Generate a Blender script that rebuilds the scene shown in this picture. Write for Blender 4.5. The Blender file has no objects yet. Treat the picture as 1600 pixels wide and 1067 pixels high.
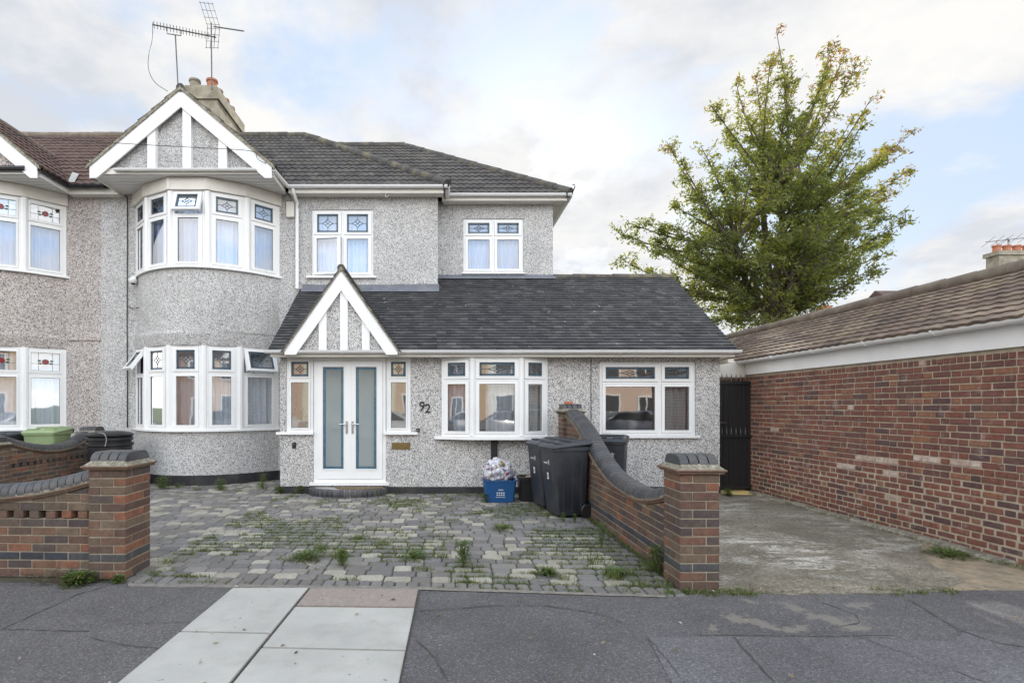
import bpy, bmesh, math, random
from mathutils import Vector, Matrix, noise
random.seed(7)
R = math.radians
scene = bpy.context.scene
col = scene.collection

# ------------------------------------------------------------------ camera, world, sun, exposure
F, PX, PY, H = 820.0, 690.0, 635.0, 1.54      # focal length and vanishing point in photo pixels (1600 wide), eye height
cam = bpy.data.objects.new('camera', bpy.data.cameras.new('camera'))
col.objects.link(cam)
cam.location = (0, 0, H); cam.rotation_euler = (R(90), 0, 0)
cam.data.sensor_width = 36; cam.data.lens = 36*F/1600
cam.data.shift_x = (800-PX)/1600; cam.data.shift_y = (PY-533.5)/1600
cam.data.clip_start = 0.05; cam.data.clip_end = 3000
scene.camera = cam
scene.view_settings.view_transform = 'Standard'; scene.view_settings.look = 'None'
scene.view_settings.exposure = 0.78; scene.view_settings.gamma = 1

SUN_EL, SUN_AZ = R(23), R(10)                  # behind the house, a touch to the right (azimuth from +Y towards +X)
sd = bpy.data.lights.new('sun', 'SUN'); sd.energy = 3.0; sd.angle = R(0.6); sd.color = (1, .93, .82)
sun = bpy.data.objects.new('sun', sd); col.objects.link(sun)
sdir = Vector((math.sin(SUN_AZ)*math.cos(SUN_EL), math.cos(SUN_AZ)*math.cos(SUN_EL), math.sin(SUN_EL)))
sun.rotation_euler = sdir.to_track_quat('Z', 'Y').to_euler()

def world():
    w = bpy.data.worlds.new('World'); scene.world = w; w.use_nodes = True
    t = w.node_tree; n = t.nodes; l = t.links; n.clear()
    out = n.new('ShaderNodeOutputWorld'); bg = n.new('ShaderNodeBackground'); bg.inputs[1].default_value = 0.12
    sky = n.new('ShaderNodeTexSky'); sky.sky_type = 'NISHITA'; sky.sun_disc = False
    sky.sun_elevation = SUN_EL; sky.sun_rotation = SUN_AZ
    tc = n.new('ShaderNodeTexCoord'); sep = n.new('ShaderNodeSeparateXYZ'); l.new(tc.outputs['Generated'], sep.inputs[0])
    def mth(op, a, b=None, c=None):
        m = n.new('ShaderNodeMath'); m.operation = op
        for i, x in enumerate((a, b, c)):
            if x is None: continue
            if isinstance(x, (int, float)): m.inputs[i].default_value = x
            else: l.new(x, m.inputs[i])
        return m.outputs[0]
    zz = mth('ADD', mth('MAXIMUM', sep.outputs[2], 0.0), 0.22)
    cx = mth('DIVIDE', sep.outputs[0], zz); cy = mth('DIVIDE', sep.outputs[1], zz)
    cmb = n.new('ShaderNodeCombineXYZ'); l.new(cx, cmb.inputs[0]); l.new(cy, cmb.inputs[1]); cmb.inputs[2].default_value = 3.7
    def nz(scale, detail, rough, dist=0.0, off=0.0):
        t1 = n.new('ShaderNodeTexNoise'); t1.inputs['Scale'].default_value = scale; t1.inputs['Detail'].default_value = detail
        t1.inputs['Roughness'].default_value = rough; t1.inputs['Distortion'].default_value = dist
        mp = n.new('ShaderNodeMapping'); mp.inputs['Location'].default_value = (off, off*.7, 0); l.new(cmb.outputs[0], mp.inputs[0])
        l.new(mp.outputs[0], t1.inputs['Vector']); return t1.outputs['Fac']
    def ramp(fac, stops):
        r = n.new('ShaderNodeValToRGB'); e = r.color_ramp.elements
        e[0].position, e[0].color = stops[0][0], (*stops[0][1], 1); e[1].position, e[1].color = stops[-1][0], (*stops[-1][1], 1)
        for p, c in stops[1:-1]:
            x = e.new(p); x.color = (*c, 1)
        l.new(fac, r.inputs[0]); return r.outputs[0]
    cover = ramp(nz(1.45, 10, .57, .2, 5.1), [(.43, (0, 0, 0)), (.53, (1, 1, 1))])
    shade = ramp(nz(2.3, 9, .6, .1, 9.1), [(.37, (3.45, 3.6, 3.9)), (.46, (4.1, 4.15, 4.25)), (.53, (4.5, 4.5, 4.5)), (.62, (4.85, 4.8, 4.7))])
    blue = n.new('ShaderNodeMixRGB'); blue.inputs[0].default_value = .86
    blue.inputs[2].default_value = (3.0, 3.7, 4.75, 1); l.new(sky.outputs[0], blue.inputs[1])
    # thin milky veil towards the horizon
    mix = n.new('ShaderNodeMixRGB'); l.new(cover, mix.inputs[0]); l.new(blue.outputs[0], mix.inputs[1]); l.new(shade, mix.inputs[2])
    hz = n.new('ShaderNodeMixRGB'); l.new(mth('MULTIPLY', mth('POWER', mth('SUBTRACT', 1.0, mth('MAXIMUM', sep.outputs[2], 0.0)), 6.0), .5), hz.inputs[0])
    l.new(mix.outputs[0], hz.inputs[1]); hz.inputs[2].default_value = (4.6, 4.65, 4.7, 1)
    # clouds facing the sun (behind the camera and overhead) are brighter than the backlit ones behind the house
    g = mth('MULTIPLY_ADD', mth('SUBTRACT', .45, sep.outputs[1]), 1.95, 1.0); g = mth('MAXIMUM', g, 1.0)
    g = mth('MINIMUM', g, 3.6)
    mul = n.new('ShaderNodeMixRGB'); mul.blend_type = 'MULTIPLY'; mul.inputs[0].default_value = 1
    wm = n.new('ShaderNodeMixRGB'); wm.blend_type = 'MULTIPLY'; l.new(mth('MINIMUM', mth('MULTIPLY', mth('SUBTRACT', g, 1.0), 1.2), 1.0), wm.inputs[0])
    l.new(hz.outputs[0], wm.inputs[1]); wm.inputs[2].default_value = (1.03, .99, .935, 1)
    l.new(wm.outputs[0], mul.inputs[1]); l.new(g, mul.inputs[2])
    l.new(mul.outputs[0], bg.inputs[0]); l.new(bg.outputs[0], out.inputs[0])
world()

# ------------------------------------------------------------------ helpers
BASE = {}
def W(px, py, Y): return Vector(((px-PX)/F*Y, Y, H-(py-PY)/F*Y))
def WX(px, Y): return (px-PX)/F*Y
def WZ(py, Y): return H-(py-PY)/F*Y

def tag(o, label=None, cat=None, group=None, kind=None):
    if label: o['label'] = label
    if cat: o['category'] = cat
    if group: o['group'] = group
    if kind: o['kind'] = kind
    return o
def thing(name, loc, label, cat, group=None, rz=0):
    o = bpy.data.objects.new(name, None); col.objects.link(o); o.empty_display_size = .2
    o.location = loc; o.rotation_euler = (0, 0, rz)
    BASE[o.name] = Vector(loc) if rz == 0 else Vector((0, 0, 0))
    return tag(o, label, cat, group)
def fxf(P0, U, N):
    P0, U, N = Vector(P0), Vector(U).normalized(), Vector(N).normalized()
    return lambda p: P0 + U*p[0] + N*p[1] + Vector((0, 0, p[2]))

class MB:
    def __init__(s, xf=None): s.v = []; s.f = []; s.m = []; s.r = []; s.xf = xf
    def add(s, vs, fs, m=0, r=None):
        if r is None: r = random.random()
        b = len(s.v)
        s.v += [tuple(s.xf(p)) if s.xf else tuple(p) for p in vs]
        for f in fs: s.f.append([b+i for i in f]); s.m.append(m); s.r.append(r)
    def box(s, x0, x1, y0, y1, z0, z1, m=0, r=None, j=0, top=None):
        t = top or (z1, z1)
        vs = [(x0, y0, z0), (x1, y0, z0), (x1, y1, z0), (x0, y1, z0), (x0, y0, t[0]), (x1, y0, t[1]), (x1, y1, t[1]), (x0, y1, t[0])]
        if j: vs = [tuple(c+random.uniform(-j, j) for c in p) for p in vs]
        s.add(vs, [(0, 3, 2, 1), (4, 5, 6, 7), (0, 1, 5, 4), (1, 2, 6, 5), (2, 3, 7, 6), (3, 0, 4, 7)], m, r)
    def brick(s, x0, x1, y0, y1, z0, z1, m=0, r=None, c=.005, j=.0015):
        """box with chamfered edges (a rounded, worn block)"""
        if r is None: r = random.random()
        b = bmesh_block(x1-x0, y1-y0, z1-z0, c)
        q = [random.uniform(-j, j) for _ in range(6)]
        vs = [(x0+p[0]+(q[0] if p[2] > 0 else q[1]), y0+p[1]+q[2], z0+p[2]+q[3]) for p in b[0]]
        s.add(vs, b[1], m, r)
    def poly(s, pts, m=0, r=None): s.add(pts, [tuple(range(len(pts)))], m, r)
    def prism(s, pts, y0, y1, m=0, r=None):
        """polygon in (x,z) extruded along y"""
        n = len(pts); vs = [(p[0], y0, p[1]) for p in pts]+[(p[0], y1, p[1]) for p in pts]
        s.add(vs, [tuple(range(n-1, -1, -1)), tuple(range(n, 2*n))]+[(i, (i+1) % n, n+(i+1) % n, n+i) for i in range(n)], m, r)
    def zprism(s, pts, z0, z1, m=0, r=None):
        n = len(pts); vs = [(p[0], p[1], z0) for p in pts]+[(p[0], p[1], z1) for p in pts]
        s.add(vs, [tuple(range(n-1, -1, -1)), tuple(range(n, 2*n))]+[(i, (i+1) % n, n+(i+1) % n, n+i) for i in range(n)], m, r)
    def tube(s, pts, rad, seg=8, m=0, r=None, cap=True):
        if r is None: r = random.random()
        pts = [Vector(p) for p in pts]; n = len(pts)
        rads = rad if isinstance(rad, (list, tuple)) else [rad]*n
        vs = []; up = Vector((0, 0, 1))
        for i, p in enumerate(pts):
            t = (pts[min(i+1, n-1)]-pts[max(i-1, 0)]).normalized()
            a = up.cross(t)
            if a.length < .05: a = Vector((1, 0, 0)).cross(t)
            a.normalize(); b = t.cross(a)
            for k in range(seg):
                an = 2*math.pi*k/seg
                vs.append(p + a*math.cos(an)*rads[i] + b*math.sin(an)*rads[i])
        fs = [(i*seg+k, i*seg+(k+1) % seg, (i+1)*seg+(k+1) % seg, (i+1)*seg+k) for i in range(n-1) for k in range(seg)]
        if cap: fs += [tuple(range(seg-1, -1, -1)), tuple((n-1)*seg+k for k in range(seg))]
        s.add(vs, fs, m, r)
    def lathe(s, prof, c, seg=20, m=0, r=None, sy=1.0):
        """profile [(radius, z)] round a vertical axis at c"""
        vs = []
        for (ra, z) in prof:
            for k in range(seg):
                an = 2*math.pi*k/seg; vs.append((c[0]+ra*math.cos(an), c[1]+ra*sy*math.sin(an), c[2]+z))
        n = len(prof)
        fs = [(i*seg+k, i*seg+(k+1) % seg, (i+1)*seg+(k+1) % seg, (i+1)*seg+k) for i in range(n-1) for k in range(seg)]
        fs += [tuple(range(seg-1, -1, -1)), tuple((n-1)*seg+k for k in range(seg))]
        s.add(vs, fs, m, r)
    def build(s, name, mats, parent=None, smooth=False, clip=None, recalc=True, off=None):
        me = bpy.data.meshes.new(name)
        o = off if off is not None else (BASE.get(parent.name, Vector()) if parent else Vector())
        me.from_pydata([(p[0]-o[0], p[1]-o[1], p[2]-o[2]) for p in s.v], [], s.f)
        for m in (mats if isinstance(mats, (list, tuple)) else [mats]): me.materials.append(m)
        me.polygons.foreach_set('material_index', s.m)
        a = me.attributes.new('rnd', 'FLOAT', 'FACE'); a.data.foreach_set('value', s.r)
        if clip or recalc:
            bm = bmesh.new(); bm.from_mesh(me)
            for (co, no) in (clip or []):
                bmesh.ops.bisect_plane(bm, geom=bm.verts[:]+bm.edges[:]+bm.faces[:], plane_co=Vector(co)-o, plane_no=Vector(no), clear_outer=True)
            if recalc: bmesh.ops.recalc_face_normals(bm, faces=bm.faces[:])
            bm.to_mesh(me); bm.free()
        if smooth is True: me.polygons.foreach_set('use_smooth', [True]*len(me.polygons))
        me.update()
        ob = bpy.data.objects.new(name, me); col.objects.link(ob)
        if parent: ob.parent = parent; BASE[ob.name] = o
        if smooth == 'auto':
            me.polygons.foreach_set('use_smooth', [True]*len(me.polygons))
            try: me.set_sharp_from_angle(angle=R(35))
            except Exception: pass
        return ob
_blk = {}
def bmesh_block(w, d, h, c):
    k = (round(w, 4), round(d, 4), round(h, 4), round(c, 4))
    if k in _blk: return _blk[k]
    c = min(c, w*.3, d*.3, h*.3)
    bm = bmesh.new(); vs = [bm.verts.new((x, y, z)) for z in (0, h) for y in (0, d) for x in (0, w)]
    for f in ((0, 2, 3, 1), (4, 5, 7, 6), (0, 1, 5, 4), (1, 3, 7, 5), (3, 2, 6, 7), (2, 0, 4, 6)): bm.faces.new([vs[i] for i in f])
    bmesh.ops.bevel(bm, geom=bm.edges[:], offset=c, segments=1, affect='EDGES')
    bm.verts.index_update()
    res = ([tuple(v.co) for v in bm.verts], [tuple(v.index for v in f.verts) for f in bm.faces]); bm.free()
    _blk[k] = res; return res

# ------------------------------------------------------------------ materials
def newmat(name):
    m = bpy.data.materials.new(name); m.use_nodes = True
    return m, m.node_tree.nodes, m.node_tree.links, m.node_tree.nodes['Principled BSDF']
class NT:
    def __init__(s, n, l):
        s.n = n; s.l = l; s.tc = n.new('ShaderNodeTexCoord').outputs['Object']
    def put(s, sock, x):
        if isinstance(x, (int, float)): sock.default_value = x
        elif isinstance(x, tuple): sock.default_value = (*x, 1) if len(x) == 3 else x
        else: s.l.new(x, sock)
    def noise(s, scale, detail=4, rough=.55, dist=0, vec=None, stretch=None, loc=None):
        t = s.n.new('ShaderNodeTexNoise'); t.inputs['Scale'].default_value = scale; t.inputs['Detail'].default_value = detail
        t.inputs['Roughness'].default_value = rough; t.inputs['Distortion'].default_value = dist
        v = vec or s.tc
        if stretch or loc:
            mp = s.n.new('ShaderNodeMapping'); mp.inputs['Scale'].default_value = stretch or (1, 1, 1); mp.inputs['Location'].default_value = loc or (0, 0, 0)
            s.l.new(v, mp.inputs[0]); v = mp.outputs[0]
        s.l.new(v, t.inputs['Vector']); return t.outputs['Fac']
    def vor(s, scale, feat='F1', out='Color', rand=1, vec=None):
        t = s.n.new('ShaderNodeTexVoronoi'); t.feature = feat; t.inputs['Scale'].default_value = scale; t.inputs['Randomness'].default_value = rand
        s.l.new(vec or s.tc, t.inputs['Vector']); return t.outputs[out]
    def ramp(s, fac, stops, const=False):
        r = s.n.new('ShaderNodeValToRGB'); e = r.color_ramp.elements
        if const: r.color_ramp.interpolation = 'CONSTANT'
        def c4(c): return (c, c, c, 1) if isinstance(c, (int, float)) else (*c, 1)
        e[0].position, e[0].color = stops[0][0], c4(stops[0][1]); e[1].position, e[1].color = stops[-1][0], c4(stops[-1][1])
        for p, c in stops[1:-1]:
            x = e.new(p); x.color = c4(c)
        s.l.new(fac, r.inputs[0]); return r.outputs[0]
    def mix(s, fac, a, b, mode='MIX'):
        m = s.n.new('ShaderNodeMixRGB'); m.blend_type = mode
        s.put(m.inputs[0], fac); s.put(m.inputs[1], a); s.put(m.inputs[2], b); return m.outputs[0]
    def math(s, op, a, b=0.0):
        m = s.n.new('ShaderNodeMath'); m.operation = op; s.put(m.inputs[0], a); s.put(m.inputs[1], b); return m.outputs[0]
    def attr(s, nm='rnd'):
        a = s.n.new('ShaderNodeAttribute'); a.attribute_name = nm; return a.outputs['Fac']
    def bump(s, h, st=.3, dist=.01, normal=None):
        b = s.n.new('ShaderNodeBump'); b.inputs['Strength'].default_value = st; b.inputs['Distance'].default_value = dist
        s.l.new(h, b.inputs['Height'])
        if normal: s.l.new(normal, b.inputs['Normal'])
        return b.outputs[0]

def simple(name, c, rough=.6, var=.12, sc=6, metal=0, bump=0, dirt=None, dirt_amt=.25, spec=None, coat=0):
    m, n, l, p = newmat(name); t = NT(n, l)
    v = t.ramp(t.noise(sc, 6, .6), [(.3, 1-var), (.7, 1+0*var)])
    cc = t.mix(1, tuple(c), v, 'MULTIPLY')
    if dirt:
        d = t.ramp(t.noise(sc*.6, 8, .65, loc=(3, 5, 1)), [(.48, 0), (.72, dirt_amt)])
        cc = t.mix(d, cc, tuple(dirt))
    l.new(cc, p.inputs['Base Color']); p.inputs['Roughness'].default_value = rough; p.inputs['Metallic'].default_value = metal
    if bump: l.new(t.bump(t.noise(60, 5, .6), bump, .004), p.inputs['Normal'])
    if coat: p.inputs['Coat Weight'].default_value = coat
    return m

def pebble(name, light, dark, frac=.40, tint=(1, 1, 1), stain=(.42, .38, .33), sa=.22):
    m, n, l, p = newmat(name); t = NT(n, l); SC = 96
    cell = n.new('ShaderNodeSeparateColor'); l.new(t.vor(SC), cell.inputs[0])
    k = t.ramp(cell.outputs[0], [(0, dark), (frac*.55, tuple(d*2.0 for d in dark)), (frac, tuple(x*.72 for x in light)), (frac+.22, tuple(x*.9 for x in light)), (.84, light)], True)
    big = t.ramp(t.noise(.9, 6, .6), [(.3, .84), (.7, 1.04)])
    mid = t.ramp(t.noise(14, 3, .6), [(.3, .90), (.7, 1.05)])
    cc = t.mix(1, t.mix(1, k, big, 'MULTIPLY'), mid, 'MULTIPLY'); cc = t.mix(1, cc, tint, 'MULTIPLY')
    st = t.ramp(t.noise(1.3, 7, .65, stretch=(1.6, 1.6, .3)), [(.5, 0), (.75, sa)])
    cc = t.mix(st, cc, stain, 'MIX')
    s2 = t.ramp(t.noise(2.2, 8, .7, stretch=(4.5, 4.5, .28), loc=(5, 2, 1)), [(.52, 0), (.74, sa*1.3)])
    cc = t.mix(s2, cc, tuple(x*.62 for x in stain), 'MIX')
    l.new(cc, p.inputs['Base Color']); p.inputs['Roughness'].default_value = .9
    d = t.vor(SC, out='Distance')
    l.new(t.bump(d, .55, .006), p.inputs['Normal']); p.inputs['Specular IOR Level'].default_value = .2
    return m
def cement():
    m, n, l, p = newmat('lichened mortar'); t = NT(n, l)
    c = t.ramp(t.noise(24, 8, .7), [(.32, (.11, .10, .075)), (.48, (.24, .215, .165)), (.60, (.36, .34, .27)), (.70, (.52, .50, .43))])
    c = t.mix(t.ramp(t.noise(5, 6, .65, loc=(4, 1, 6)), [(.50, 0), (.66, .75)]), c, (.115, .105, .07))
    l.new(c, p.inputs['Base Color']); p.inputs['Roughness'].default_value = .95
    l.new(t.bump(t.noise(45, 8, .75), 1, .012), p.inputs['Normal']); return m
M = {}
M['render'] = pebble('pebbledash grey', (.73, .72, .705), (.18, .175, .175), .35)
M['render_ext'] = pebble('pebbledash pale', (.78, .76, .73), (.15, .147, .15), .36, sa=.2)
M['render_nb'] = pebble('pebbledash pinkish', (.74, .68, .64), (.10, .085, .08), .36, stain=(.40, .35, .31), sa=.35)
M['upvc'] = simple('white upvc', (.83, .83, .82), .35, .05, 3, dirt=(.55, .52, .46), dirt_amt=.10)
M['barge'] = simple('white painted board', (.86, .86, .86), .5, .06, 4, dirt=(.5, .48, .42), dirt_amt=.18)
M['cream'] = simple('creamy fascia', (.76, .73, .66), .45, .08, 3, dirt=(.45, .4, .3), dirt_amt=.25)
M['black_paint'] = simple('black plinth paint', (.022, .022, .026), .6, .3, 5, bump=.2, dirt=(.12, .11, .09), dirt_amt=.4)
M['black'] = simple('black plastic', (.018, .018, .02), .4, .2, 8)
M['gate'] = simple('black gate paint', (.012, .012, .013), .55, .3, 8)
M['bin'] = simple('dark bin plastic', (.026, .029, .037), .42, .25, 5, bump=.12, dirt=(.10, .10, .10), dirt_amt=.3)
M['bin_green'] = simple('green bin plastic', (.27, .35, .18), .5, .2, 5)
M['bluebox'] = simple('blue box plastic', (.014, .085, .24), .4, .15, 6, dirt=(.1, .16, .25), dirt_amt=.3)
M['lead'] = simple('lead flashing', (.16, .17, .20), .5, .25, 6, dirt=(.3, .3, .32), dirt_amt=.4)
M['came'] = simple('window leading', (.045, .055, .065), .5, .1)
M['metal'] = simple('grey aluminium', (.13, .13, .14), .5, .3, 20, metal=.4)
M['chrome'] = simple('polished handle', (.6, .6, .6), .2, .05, metal=1)
M['brass'] = simple('worn brass', (.30, .22, .09), .35, .3, 30, metal=.8)
M['terracotta'] = simple('terracotta', (.45, .17, .09), .8, .25, 10, bump=.2)
M['chim'] = simple('old chimney render', (.40, .36, .28), .95, .5, 3.5, bump=.7, dirt=(.13, .12, .07), dirt_amt=.85)
M['cement'] = cement()
M['ridge'] = simple('ridge tile', (.085, .08, .075), .9, .35, 5, bump=.4, dirt=(.26, .22, .12), dirt_amt=.6)
M['ridge_brown'] = simple('brown ridge tile', (.19, .15, .12), .9, .35, 5, bump=.4, dirt=(.3, .27, .2), dirt_amt=.6)
M['soffit'] = simple('grey soffit board', (.80, .78, .75), .5, .1, 3)
M['carpet'] = simple('coir mat', (.20, .14, .08), 1, .5, 60, bump=.6)
M['kerb'] = simple('concrete kerb', (.36, .34, .31), .9, .25, 6, bump=.4)
M['innerdoor'] = simple('grey inner door', (.78, .78, .76), .45, .06, 3)
M['room'] = simple('room wall', (.55, .52, .47), .9, .1, 2)
M['white_mark'] = simple('white print', (.75, .75, .75), .5, .02)
M['cable'] = simple('cable', (.02, .02, .022), .5, .1)
M['wood'] = simple('twig', (.10, .07, .05), .9, .4, 20)

def curtain_mat(name, c, tr):
    m, n, l, p = newmat(name); t = NT(n, l)
    l.new(t.mix(1, tuple(c), t.ramp(t.noise(7, 4, stretch=(3, 3, .3)), [(.3, .75), (.7, 1.0)]), 'MULTIPLY'), p.inputs['Base Color'])
    p.inputs['Roughness'].default_value = .9
    return m
M['net'] = curtain_mat('white net curtain', (.74, .77, .84), .3)
M['drape'] = curtain_mat('grey curtain', (.55, .54, .54), .2)

def glass_mat(name, lo=.10, tint=(1, 1, 1)):
    m, n, l, p = newmat(name); n.remove(p); t = NT(n, l)
    tr = n.new('ShaderNodeBsdfTransparent'); tr.inputs[0].default_value = (*tint, 1)
    gl = n.new('ShaderNodeBsdfGlossy'); gl.inputs['Roughness'].default_value = .02; gl.inputs[0].default_value = (.95, .97, 1, 1)
    fr = n.new('ShaderNodeFresnel'); fr.inputs[0].default_value = 1.5
    fac = t.math('ADD', fr.outputs[0], lo)
    mx = n.new('ShaderNodeMixShader'); l.new(fac, mx.inputs[0]); l.new(tr.outputs[0], mx.inputs[1]); l.new(gl.outputs[0], mx.inputs[2])
    l.new(t.bump(t.noise(1.2, 2), .04, .05), gl.inputs['Normal'])
    l.new(mx.outputs[0], n['Material Output'].inputs[0]); return m
M['glass'] = glass_mat('window glass', .27, (.90, .94, .95))
M['glass_up'] = glass_mat('upstairs window glass', .14, (.72, .84, 1.0))
def frosted():
    m, n, l, p = newmat('lightly frosted door glass'); t = NT(n, l)
    tr = n.new('ShaderNodeBsdfTransparent'); tr.inputs[0].default_value = (.9, .95, .95, 1)
    p.inputs['Base Color'].default_value = (.50, .56, .56, 1); p.inputs['Roughness'].default_value = .04; p.inputs['Coat Weight'].default_value = .6; p.inputs['Coat Roughness'].default_value = .02
    mx = n.new('ShaderNodeMixShader'); mx.inputs[0].default_value = .42; l.new(tr.outputs[0], mx.inputs[1]); l.new(p.outputs[0], mx.inputs[2])
    l.new(mx.outputs[0], n['Material Output'].inputs[0]); return m
M['glass_frost'] = frosted()
M['glass_blue'] = glass_mat('blue tinted glass', .18, (.25, .45, .62))
def blue_strip():
    m, n, l, p = newmat('blue glass border'); t = NT(n, l)
    l.new(t.mix(t.ramp(t.noise(18, 2), [(.35, 0), (.65, 1)]), (.05, .14, .22), (.09, .22, .31)), p.inputs['Base Color'])
    p.inputs['Roughness'].default_value = .12; p.inputs['Coat Weight'].default_value = .5; return m
M['bluestrip'] = blue_strip()

def rolled_tile(name, cols, moss=(.26, .22, .10), ma=.35):
    m, n, l, p = newmat(name); t = NT(n, l)
    k = len(cols); c = t.ramp(t.attr(), [(i/(k-1), cols[i]) for i in range(k)])
    c = t.mix(1, c, t.ramp(t.noise(5, 7, .65), [(.3, .6), (.7, 1.25)]), 'MULTIPLY')
    d = t.ramp(t.noise(2.2, 9, .7, loc=(4, 2, 7)), [(.5, 0), (.7, ma)])
    c = t.mix(d, c, moss)
    l.new(c, p.inputs['Base Color']); p.inputs['Roughness'].default_value = .85
    l.new(t.bump(t.noise(45, 4, .7), .35, .005), p.inputs['Normal']); return m
M['tile_grey'] = rolled_tile('weathered grey roof tile', [(.045, .041, .040), (.066, .060, .057), (.088, .080, .074)], (.17, .145, .09), .35)
M['tile_brown'] = rolled_tile('weathered brown roof tile', [(.088, .050, .040), (.112, .066, .052), (.074, .045, .038)], (.22, .17, .12), .3)
M['tile_garage'] = rolled_tile('mossy brown garage tile', [(.115, .080, .062), (.155, .108, .080), (.09, .065, .053)], (.29, .235, .145), .75)
def slate():
    m, n, l, p = newmat('dark plain roof tile'); t = NT(n, l)
    c = t.ramp(t.attr(), [(0, (.033, .032, .034)), (.5, (.050, .049, .051)), (.85, (.063, .061, .062)), (1, (.09, .086, .085))])
    c = t.mix(1, c, t.ramp(t.noise(4, 6, .65), [(.3, .7), (.7, 1.25)]), 'MULTIPLY')
    sp = t.ramp(t.noise(9, 2, .5, loc=(1, 8, 3)), [(.735, 0), (.75, .8)])
    c = t.mix(sp, c, (.45, .45, .42))
    l.new(c, p.inputs['Base Color']); p.inputs['Roughness'].default_value = .62
    l.new(t.bump(t.noise(50, 4, .7), .25, .004), p.inputs['Normal']); return m
M['slate'] = slate()

def brick_mat(name, cols, dirt=(.10, .09, .07), da=.5, eff=.0, rough=.88, bs=.6):
    m, n, l, p = newmat(name); t = NT(n, l)
    k = len(cols); c = t.ramp(t.attr(), [(i/k, cols[i]) for i in range(k)]+[(1, cols[-1])], True)
    c = t.mix(1, c, t.ramp(t.noise(22, 6, .7), [(.3, .62), (.7, 1.3)]), 'MULTIPLY')
    d = t.ramp(t.noise(2.5, 8, .65), [(.45, 0), (.75, da)])
    c = t.mix(d, c, dirt)
    if eff:
        e = t.ramp(t.noise(5, 7, .7, loc=(9, 1, 4)), [(.56, 0), (.72, eff)])
        c = t.mix(e, c, (.45, .38, .35))
    l.new(c, p.inputs['Base Color']); p.inputs['Roughness'].default_value = rough
    l.new(t.bump(t.noise(70, 6, .7), bs, .006), p.inputs['Normal']); return m
M['brick'] = brick_mat('garden wall brick', [(.145, .076, .052), (.10, .058, .046), (.072, .054, .051), (.165, .090, .058), (.118, .066, .050), (.21, .088, .052), (.085, .064, .056), (.145, .10, .068), (.108, .076, .055)], da=.7, dirt=(.10, .085, .062), eff=.15)
M['brick_garage'] = brick_mat('garage brick', [(.19, .074, .055), (.135, .060, .052), (.215, .084, .058), (.15, .063, .052), (.105, .056, .055), (.20, .077, .054), (.17, .068, .054), (.25, .115, .068), (.18, .072, .054), (.14, .062, .052), (.205, .078, .056), (.185, .073, .056)], da=.35, dirt=(.15, .12, .095), eff=.5)
M['brick_pale'] = brick_mat('pale patched brick', [(.45, .34, .28), (.52, .42, .36)], da=.2)
M['brick_blue'] = brick_mat('blue engineering brick', [(.040, .044, .056), (.055, .058, .068), (.032, .036, .045), (.065, .064, .068)], da=.25, rough=.5)
M['coping'] = brick_mat('dark bullnose brick', [(.048, .049, .056), (.066, .065, .070), (.040, .041, .047), (.058, .055, .055)], dirt=(.12, .11, .08), da=.3, rough=.45, bs=.2)
M['crease'] = brick_mat('clay creasing tile', [(.17, .10, .07), (.13, .075, .055), (.11, .07, .05)], da=.9, dirt=(.13, .12, .08))
M['mortar'] = simple('sandy mortar', (.34, .29, .215), .95, .3, 12, bump=.6, dirt=(.2, .17, .12), dirt_amt=.5)
M['mortar_garage'] = simple('pale garage mortar', (.52, .44, .33), .95, .35, 9, bump=.6, dirt=(.27, .23, .18), dirt_amt=.6)

def paver():
    m, n, l, p = newmat('block paver'); t = NT(n, l)
    c = t.ramp(t.attr(), [(0, (.14, .132, .130)), (.25, (.18, .17, .166)), (.45, (.215, .20, .19)), (.60, (.31, .285, .235)), (.8, (.36, .335, .28)), (1, (.315, .29, .235))], True)
    c = t.mix(1, c, t.ramp(t.noise(30, 5, .7), [(.3, .78), (.7, 1.15)]), 'MULTIPLY')
    d = t.ramp(t.noise(1.6, 8, .65), [(.42, 0), (.72, .6)])
    c = t.mix(d, c, (.17, .155, .115))
    l.new(c, p.inputs['Base Color']); p.inputs['Roughness'].default_value = .9
    l.new(t.bump(t.noise(120, 4, .7), .4, .004), p.inputs['Normal']); return m
M['paver'] = paver()
M['bed'] = simple('mossy joint soil', (.075, .072, .05), 1, .5, 5, bump=.8, dirt=(.06, .085, .02), dirt_amt=.8)

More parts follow.
